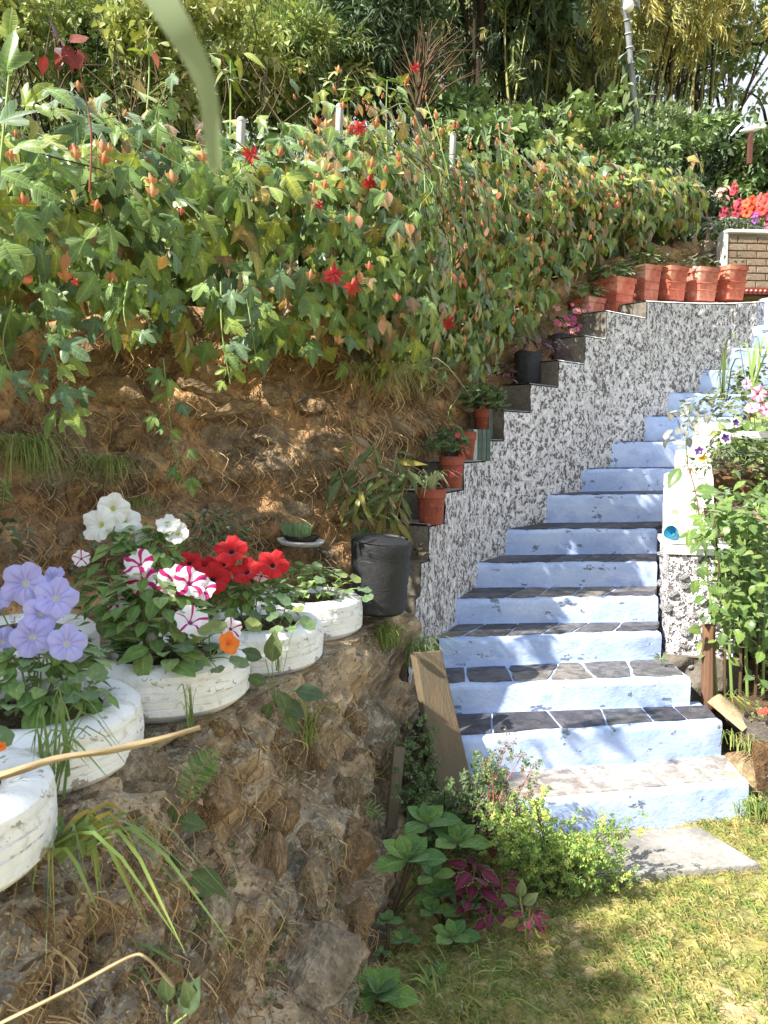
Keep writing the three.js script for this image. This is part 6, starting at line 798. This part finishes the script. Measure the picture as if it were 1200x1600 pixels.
// leafless bush standing out of the vine
{ const b = at(655, 200, 5.6), t = thing('bare_shrub', 'leafless reddish shrub with upright twigs behind the vine', 'shrub', b); wpart('trunk', tube([b.clone().add(v3(0, -0.5, 0)), b, at(655, 130, 5.6)], 0.06, 0.02, 8, 8, 0.3), M.darkBark, t); for (let i = 0; i < 46; i++) { const s = at(655 + gauss() * 5, rr(110, 185), 5.6), e = at(662 + gauss() * 70, rr(15, 110), 5.6 + gauss() * 0.3); wpart('twig', tube([s, s.clone().lerp(e, 0.45).add(v3(0, 0.05, 0)).add(jit(0.04)), e], 0.007, 0.0018, 4, 6, 0.2), M.twig, t); } }
// tangles of bare twigs behind the vine top
for (const [px, py, d, n, lab] of [[60, 110, 4.4, 22, 'tangle of bare grey twigs at the upper left above the vine'], [220, 100, 5.0, 24, 'bare twigs standing behind the blurred blade'], [410, 90, 5.4, 22, 'thin bare twigs behind the pale pointed-leaf shoot'], [930, 250, 8.2, 14, 'dry twigs beside the grey pole'], [870, 310, 7.6, 16, 'dry grey twigs on top of the right end of the vine']]) { const b = at(px, py + 110, d), t = thing('bare_twigs', lab, 'twigs', b, 'bare twigs above the vine'); for (let i = 0; i < n; i++) { const s = at(px + gauss() * 60, py + rr(30, 110), d + gauss() * 0.15), e = s.clone().add(v3(gauss() * 0.4, rr(0.1, 0.55), gauss() * 0.2)); wpart('twig', tube([s, s.clone().lerp(e, 0.5).add(jit(0.06)), e], 0.005, 0.0018, 4, 6, 0.2), i % 3 ? M.twig : M.darkBark, t); } }
// yellow-green shoots on the vine top
for (const [px, py, d, n, lab] of [[540, 125, 4.6, 14, 'yellow-green leafy shoot standing above the middle of the vine'], [605, 130, 4.9, 16, 'yellow-green leafy shoot left of the leafless shrub'], [230, 60, 4.2, 14, 'bright shoot above the vine near the blurred blade'], [360, 100, 4.2, 14, 'pale pointed-leaf shoot above the left of the vine'], [690, 190, 5.4, 12, 'yellow-green shoot right of the leafless shrub']]) { const b = at(px, py + 110, d), t = plant('leafy_shoot', lab, 'shoot', b, 'shoots above the vine'); stemAt(t, [b, at(px + gauss() * 8, py + 50, d), at(px, py - 5, d)], 0.006, 0.003); for (let i = 0; i < n; i++) leafAt(t, pick(px === 360 ? G.lance : G.vine), pick([LM.yellow[2], LM.bush[1], LM.vine[4]]), at(px + gauss() * 22, py + gauss() * 22 + 8, d + gauss() * 0.06), v3(gauss(), rr(-0.7, 0.3), gauss()), v3(0, 0.8, 0.5).add(jit(0.4)), px === 360 ? 0.15 : rr(0.06, 0.09)); }

// ---------- shrubs, bamboo and trees on the hillside ----------
const greens = ['#5f7a40', '#6f8a48', '#54703e', '#7d9450'], yellows = ['#93a050', '#a8ae5c', '#86984c', '#a0a25a'], darks = ['#48603a', '#3f5636', '#557044'];
scene.updateMatrixWorld(true);
const groundAt = (x, d) => { caster.set(v3(x, 40, -d), v3(0, -1, 0)); const h = caster.intersectObject(hill, false)[0]; return h ? h.point.y : 4; };
function shrubAt(px, py, d, rpx, rpy, n, kind, size, tones, label, group = 'shrubs behind the vine', opt) {
  const c = at(px, py, d), rx = rpx / FOCAL * d, ry = rpy / FOCAL * d, gy = Math.min(groundAt(c.x, d), c.y - ry * 0.6), b = v3(c.x, gy, c.z), t = thing('garden_shrub', label, 'shrub', b, group);
  for (let i = 0; i < 6; i++) { const e = c.clone().add(v3(gauss() * rx * 0.8, gauss() * ry * 0.6, gauss() * rx * 0.5)); wpart('stem', tube([b.clone().add(jit(0.04)), b.clone().lerp(e, 0.5).add(jit(0.06)), e], 0.014, 0.005, 4, 5), M.darkBark, t); }
  crown(t, c.x, c.y, c.z, rx, ry, rx * 0.8, n, kind, size, tones, opt); return t;
}
shrubAt(760, 250, 7.4, 80, 60, 420, 'broad', 0.2, greens, 'dark green shrub behind the right part of the vine');
shrubAt(850, 235, 8.6, 90, 70, 460, 'broad', 0.2, [...greens, ...yellows.slice(0, 1)], 'leafy shrub in front of the bamboo stems');
shrubAt(930, 280, 8.8, 80, 50, 420, 'broad', 0.18, greens, 'mid green shrub left of the grey pole');
shrubAt(1060, 250, 10, 80, 50, 460, 'small', 0.3, [...greens, '#8a9a6c'], 'fine grey-green shrub right of the grey pole');
shrubAt(1140, 270, 10, 80, 60, 460, 'broad', 0.2, darks, 'dark shrub below the white bird ornament');
shrubAt(1200, 290, 9.6, 70, 70, 420, 'broad', 0.2, greens, 'green shrub at the right edge behind the red flowers');
shrubAt(1040, 330, 9.4, 90, 40, 380, 'small', 0.24, darks, 'low dark shrub behind the bent branches');
shrubAt(900, 340, 8.3, 90, 50, 420, 'broad', 0.16, [...yellows, ...greens], 'yellow-green shrub at the right end of the vine');
shrubAt(960, 300, 8.5, 60, 40, 300, 'broad', 0.15, [...yellows, '#c8b878'], 'pale yellow-leaved shrub beside the bent branches');
shrubAt(840, 420, 7.4, 60, 40, 260, 'broad', 0.13, darks, 'dark leafy shrub on the slope above the grow bags');
shrubAt(900, 395, 7.9, 60, 30, 240, 'small', 0.2, greens, 'low green shrub above the lowest square pots');
shrubAt(300, 90, 6.5, 110, 60, 480, 'small', 0.26, yellows, 'yellowish thicket behind the left of the vine');
shrubAt(120, 60, 6.8, 120, 70, 520, 'small', 0.26, [...yellows, ...greens], 'thin-leaved thicket at the upper left');
shrubAt(470, 110, 7.2, 90, 50, 420, 'narrow', 0.3, [...greens, ...yellows], 'fine-leaved shrub behind the middle of the vine');
shrubAt(600, 60, 7.6, 70, 70, 420, 'narrow', 0.34, darks, 'dark fine-leaved shrub behind the leafless one');
shrubAt(700, 200, 7.6, 50, 50, 260, 'broad', 0.17, greens, 'small green shrub between the vine top and the dark bamboo');
// bamboo thickets
function bamboo(px0, px1, yTop, yBot, d, nCulm, nLeaf, tones, label, lean = 0, size = 0.4, uMin = 0.1) {
  const base = at((px0 + px1) / 2, yBot, d), t = thing('bamboo_clump', label, 'bamboo', base, 'bamboo clumps on the hillside'); const lists = [[], []], tips = [];
  for (let i = 0; i < nCulm; i++) { const px = lerp(px0, px1, rnd()), dd = d + gauss() * 0.7, a = at(px, yBot + 30, dd), b = at(px + lean + gauss() * 40, yTop + gauss() * 30, dd), m = a.clone().lerp(b, 0.55).add(jit(0.08)); wpart('culm', tube([a, m, b], rr(0.012, 0.026), 0.006, 5, 8), rnd() < 0.5 ? M.culm : M.darkBark, t); tips.push(new THREE.CatmullRomCurve3([a, m, b])); }
  for (let i = 0; i < nLeaf; i++) { const c = pick(tips), u = lerp(uMin, 1, Math.pow(rnd(), 0.75)), q = c.getPoint(clamp(u)).add(jit(0.3)); lists[i % 2].push([frame(q.sub(base), v3(gauss() + lean * 0.004, rr(-0.9, 0.2), gauss()), UP.clone().add(jit(0.4)), size * rr(0.6, 1.25)), tonedColor(tones)]); }
  lists.forEach((l, i) => copies('foliage', sprigs.bamboo[i], foliageMat, t, l)); return t;
}
bamboo(690, 860, -40, 260, 11, 44, 760, [...darks, ...yellows.slice(2)], 'dark bamboo thicket behind the shrubs, left of the centre trunk', 0, 0.34);
bamboo(820, 980, -30, 260, 12, 40, 620, [...darks, ...yellows], 'dark bamboo thicket left of the grey pole', 10, 0.34);
bamboo(900, 1060, -90, 230, 11, 14, 700, ['#b4ac54', '#c4b860', '#a0a04e', '#8f984c'], 'golden bamboo with drooping leaves at the upper right', 40, 0.3, 0.55);
bamboo(1020, 1130, -100, 230, 12, 9, 300, ['#b4ac54', '#c4b860', '#a8a456'], 'golden bamboo arching over the right trunks', 40, 0.3, 0.62);
bamboo(430, 640, -60, 200, 9.5, 22, 900, ['#7f9450', '#929c58', '#6a8048'], 'weeping bamboo behind the vine left of the leafless shrub', 0, 0.36);
bamboo(30, 240, -60, 160, 9, 20, 800, ['#8f9c54', '#9ca258', '#7a904c'], 'yellowish bamboo at the upper left', 0, 0.36);
bamboo(240, 440, -60, 160, 9.8, 20, 800, ['#7f9450', '#98a058', '#6a8048'], 'bamboo behind the blurred blade', 0, 0.36);
// trees
const treeList = [
  [742, 300, 10.5, 745, -60, [1.2, 0.7, 1.0], 460, 'broad', 0.3, darks, 0.09, 'tree with dark upright trunk left of the bamboo'],
  [930, 330, 13, 935, -20, [1.4, 1.2, 1.2], 300, 'broad', 0.3, greens, 0.11, 'slender tree just left of the grey pole'],
  [1040, 330, 14, 1030, 60, [1.3, 1.3, 1.2], 300, 'broad', 0.28, greens, 0.1, 'slender tree with thin trunk right of the grey pole'],
  [1075, 330, 15, 1085, 90, [1.1, 1.3, 1.1], 170, 'small', 0.34, ['#6f8a58', '#86986c'], 0.09, 'thin tree with sparse crown against the bright sky'],
  [1130, 330, 16, 1140, 60, [1.4, 1.2, 1.2], 170, 'small', 0.34, ['#6f8a58', '#86986c'], 0.1, 'thin tree against the sky patch at the right'],
  [1198, 330, 13, 1190, 60, [0.9, 1.4, 1.0], 200, 'broad', 0.24, ['#7d9450', '#8aa05c'], 0.08, 'tree at the right edge with light green leaves'],
  [630, 300, 13, 630, -40, [1.8, 1.2, 1.4], 460, 'narrow', 0.5, darks, 0.12, 'dark conifer-like tree behind the leafless shrub'],
  [500, 300, 14, 480, -40, [2.0, 1.4, 1.4], 800, 'narrow', 0.5, ['#6a7a44', '#7f8a50'], 0.12, 'feathery tree behind the middle of the vine'],
  [280, 300, 13, 270, -30, [2.0, 1.3, 1.4], 800, 'small', 0.4, greens, 0.11, 'small-leaved tree behind the left of the vine'],
  [60, 300, 12, 60, -10, [2.0, 1.3, 1.4], 800, 'small', 0.4, [...greens, ...yellows], 0.11, 'tree at the upper left corner'],
  [850, 300, 17, 850, 20, [2.6, 1.8, 1.6], 260, 'broad', 0.3, darks, 0.14, 'large dark tree far behind the bamboo'],
  [980, 300, 18, 985, 150, [1.8, 1.0, 1.2], 260, 'broad', 0.34, darks, 0.1, 'low dark tree far behind the grey pole'],
];
for (const [bx, by, d, cx, cy, r, n, kind, size, tones, tr, label] of treeList) { const c = at(cx, cy, d), b0 = at(bx, by, d), gy = Math.min(groundAt(b0.x, d), c.y - 1); tree({ base: v3(b0.x, gy, b0.z), c, r, n, kind, size, tones, tr, label, bark: M.darkBark, group: 'trees on the hillside' }); }
// tree out of the frame on the left whose shade falls on the tyres and the lower bank
tree({ base: v3(-5.9, 0.8, 0.9), c: v3(-5.1, 4.9, -0.35), r: [0.85, 0.8, 1.5], n: 1500, kind: 'broad', size: 0.26, tones: greens, tr: 0.14, label: 'leafy tree standing left of the viewpoint, shading the tyres', opt: { clumps: 40, clumpR: 0.26, hollow: 0.1 } });

// undergrowth that clothes the hillside
{ const lists = [[], []], t = new THREE.Group(); t.name = 'undergrowth'; tag(t, 'mixed low undergrowth covering the hillside behind', 'undergrowth', null, 'stuff'); scene.add(t);
  for (let i = 0; i < 9000; i++) { const u = rr(1.5, 15) / 16, back = 0.25 + Math.pow(rnd(), 1.4) * 14, q = topCurve.getPoint(u).addScaledVector(qNormal(u), -0.3 - back); q.y += back < 2.5 ? 0.1 * back : 0.25 + (back - 2.5) * lerp(0.42, 0.2, smooth(0.72, 0.84, u)); q.y += rr(-0.05, 0.35) + 0.5 * smooth(1, 8, back) * fbm(q.x * 0.3, 0, q.z * 0.3, 3); lists[i % 2].push([frame(q, v3(gauss() + 0.2, rr(-0.2, 0.9), gauss() + 0.4), UP.clone().add(jit(0.5)), rr(0.2, 0.5) * (back > 5 ? 1.5 : 0.8)), tonedColor(back > 4 ? [...darks, ...greens] : [...greens, '#8a8a54'])]); }
  copies('foliage', sprigs.broad[0], foliageMat, t, lists[0]); copies('foliage', sprigs.small[1], foliageMat, t, lists[1]); }

{ const lists = [[], []], t = new THREE.Group(); t.name = 'bed_greenery'; tag(t, 'low mixed greenery growing over the raised bed at the right', 'ground cover', null, 'stuff'); scene.add(t);
  for (let i = 0; i < 2600; i++) { const d = rr(3.45, 8.5), x = xr(d) + 0.12 + Math.pow(rnd(), 1.3) * 4; if (fbm(x * 1.8, 3, d * 1.8, 2) < -0.08) continue; if (x < 2.15 && d < 4.6) continue; caster.set(v3(x, 8, -d), v3(0, -1, 0)); const h = caster.intersectObject(bed, false)[0]; if (!h) continue; lists[i % 2].push([frame(h.point, v3(gauss(), rr(0.2, 1), gauss()), UP.clone().add(jit(0.5)), rr(0.08, 0.2)), tonedColor(['#7d9a4c', '#90aa58', '#6c8a46', '#a4ae5e'])]); }
  copies('foliage', sprigs.broad[0], foliageMat, t, lists[0]); copies('foliage', sprigs.small[1], foliageMat, t, lists[1]); }

// ---------- lawn, litter and roots ----------
{
  const gs = []; for (let i = 0; i < 9; i++) { const a = i * 2.4, b = v3(gauss() * 0.012, 0, gauss() * 0.012), l = rr(0.025, 0.06), o = v3(Math.cos(a), 0, Math.sin(a)).multiplyScalar(l * rr(0.4, 1)); const g = blade([b, b.clone().addScaledVector(o, 0.5).add(v3(0, l * 0.5, 0)), b.clone().add(o).add(v3(0, l * rr(0.1, 0.6), 0))], 0.005, v3(Math.cos(a + 1), 0, Math.sin(a + 1)), undefined, 2, 0.1); gs.push(g); }
  const clump = mergeGeometries(gs), list = [], tones = ['#98a050', '#a8a85c', '#b8ac68', '#869848', '#c8b880', '#7f944a'];
  for (let i = 0; i < 26000; i++) { const d = rr(1.9, 5), x = rr(-0.1, 4.2); const den = 0.5 + 0.9 * fbm(x * 1.6, 7, d * 1.6, 3) + (d > 2.9 ? 0.1 : 0) + (x > 0.7 ? 0.25 : -0.15); if (rnd() > den) continue; if (x > 0.25 && x < 1.72 && d > 3.15 + (x - 0.3) * 0.2) continue; if (x > 1.7 && d > 3.5) continue; if (x < xb(d) + 0.06) continue; const sx = x - (600 + 0) * 0; if (d > 2.98 && d < 3.35 && x > 0.72 && x < 1.4) continue; list.push([frame(v3(x, 0.05 * fbm(x * 0.9, 0, -d * 0.9, 3) - 0.012, -d), v3(gauss(), 0, gauss()), UP.clone().add(jit(0.12)), rr(0.7, 1.3)), tonedColor(tones)]); }
  const t = new THREE.Group(); t.name = 'lawn_grass'; tag(t, 'short dry lawn grass at the foot of the steps', 'grass', null, 'stuff'); scene.add(t); copies('blades', clump, plainLeaf('#ffffff', { clearcoat: 0 }), t, list);
}
{ // dry rootlets and thatch on the two earth faces, fallen leaves, pebbles
  const rt = [0, 1, 2].map((k) => tube([v3(0, 0, 0), v3(0.25 + 0.1 * k, 0.2 - 0.2 * k, 0.5), v3(-0.1, 0.1 * k, 1)], 0.022, 0.012, 3, 4)), lists = [[], [], []], tones = ['#b09068', '#9a7a52', '#c8ac80', '#7a6044'];
  const lists2 = [[], [], []];
  const scatter = (n, x0, x1, y0, y1, dst, L) => { for (let i = 0; i < n; i++) { const h = hit(rr(x0, x1), rr(y0, y1), [bank, hill]); if (!h) continue; dst[i % 3].push([frame(h.p.clone().addScaledVector(h.n, 0.004), v3(gauss() * 0.5, -1, gauss() * 0.5).addScaledVector(h.n, 0.25), h.n, rr(L * 0.4, L * 1.3)), tonedColor(tones)]); } };
  scatter(2600, 20, 760, 470, 880, lists, 0.12); scatter(2400, 0, 640, 1080, 1600, lists2, 0.085); scatter(900, 520, 700, 540, 780, lists, 0.17);
  const m = std({ color: 0xffffff, roughness: 1 });
  for (const [l, lab, nm] of [[lists, 'dry rootlets hanging from the cut slope', 'slope_roots'], [lists2, 'dry rootlets on the low earth bank', 'bank_roots']]) { const t = new THREE.Group(); t.name = nm; tag(t, lab, 'roots', null, 'stuff'); scene.add(t); l.forEach((q, i) => copies('rootlets', rt[i], m, t, q)); }
  const ll = [[], []], t = new THREE.Group(); t.name = 'leaf_litter'; tag(t, 'fallen dry leaves and chips lying on the banks and ground', 'litter', null, 'stuff'); scene.add(t);
  const lt = ['#b89a70', '#a07850', '#c8b090', '#8a6a4a', '#9a9a60'];
  const drop = (n, x0, x1, y0, y1, s) => { for (let i = 0; i < n; i++) { const h = hit(rr(x0, x1), rr(y0, y1), [bank, hill, ground, bed]); if (!h) continue; ll[i % 2].push([frame(h.p.clone().addScaledVector(h.n, 0.005), v3(gauss(), gauss() * 0.4 - 0.4, gauss()), h.n.clone().add(jit(0.4)), rr(0.4, 1.2) * s), tonedColor(lt)]); } };
  drop(420, 30, 760, 480, 880, 0.045); drop(420, 0, 640, 1090, 1600, 0.03); drop(200, 560, 900, 1400, 1600, 0.035); drop(120, 1120, 1200, 690, 1250, 0.035);
  copies('dry_leaves', miniLeaf(0.5, 0.3), plainLeaf('#ffffff', { clearcoat: 0 }), t, ll[0]); copies('dry_leaves', miniLeaf(0.2, 0.5), plainLeaf('#ffffff', { clearcoat: 0 }), t, ll[1]);
  const ms = [[], []], mt = new THREE.Group(); mt.name = 'bank_moss'; tag(mt, 'small moss and seedling patches on the bank', 'moss', null, 'stuff'); scene.add(mt);
  for (let k = 0; k < 60; k++) { const cx = rr(180, 640), cy = rr(1070, 1580); for (let i = 0; i < 12; i++) { const h = hit(cx + gauss() * 16, cy + gauss() * 12, [bank]); if (h) ms[i % 2].push([frame(h.p.clone().addScaledVector(h.n, 0.002), h.n.clone().add(jit(0.6)), UP.clone().add(jit(0.4)), rr(0.012, 0.03)), tonedColor(['#7a8a48', '#8a9450', '#66783c'])]); } }
  ms.forEach((l, i) => copies('sprouts', sprigs.small[i], foliageMat, mt, l));
}

renderer.render(scene, camera);
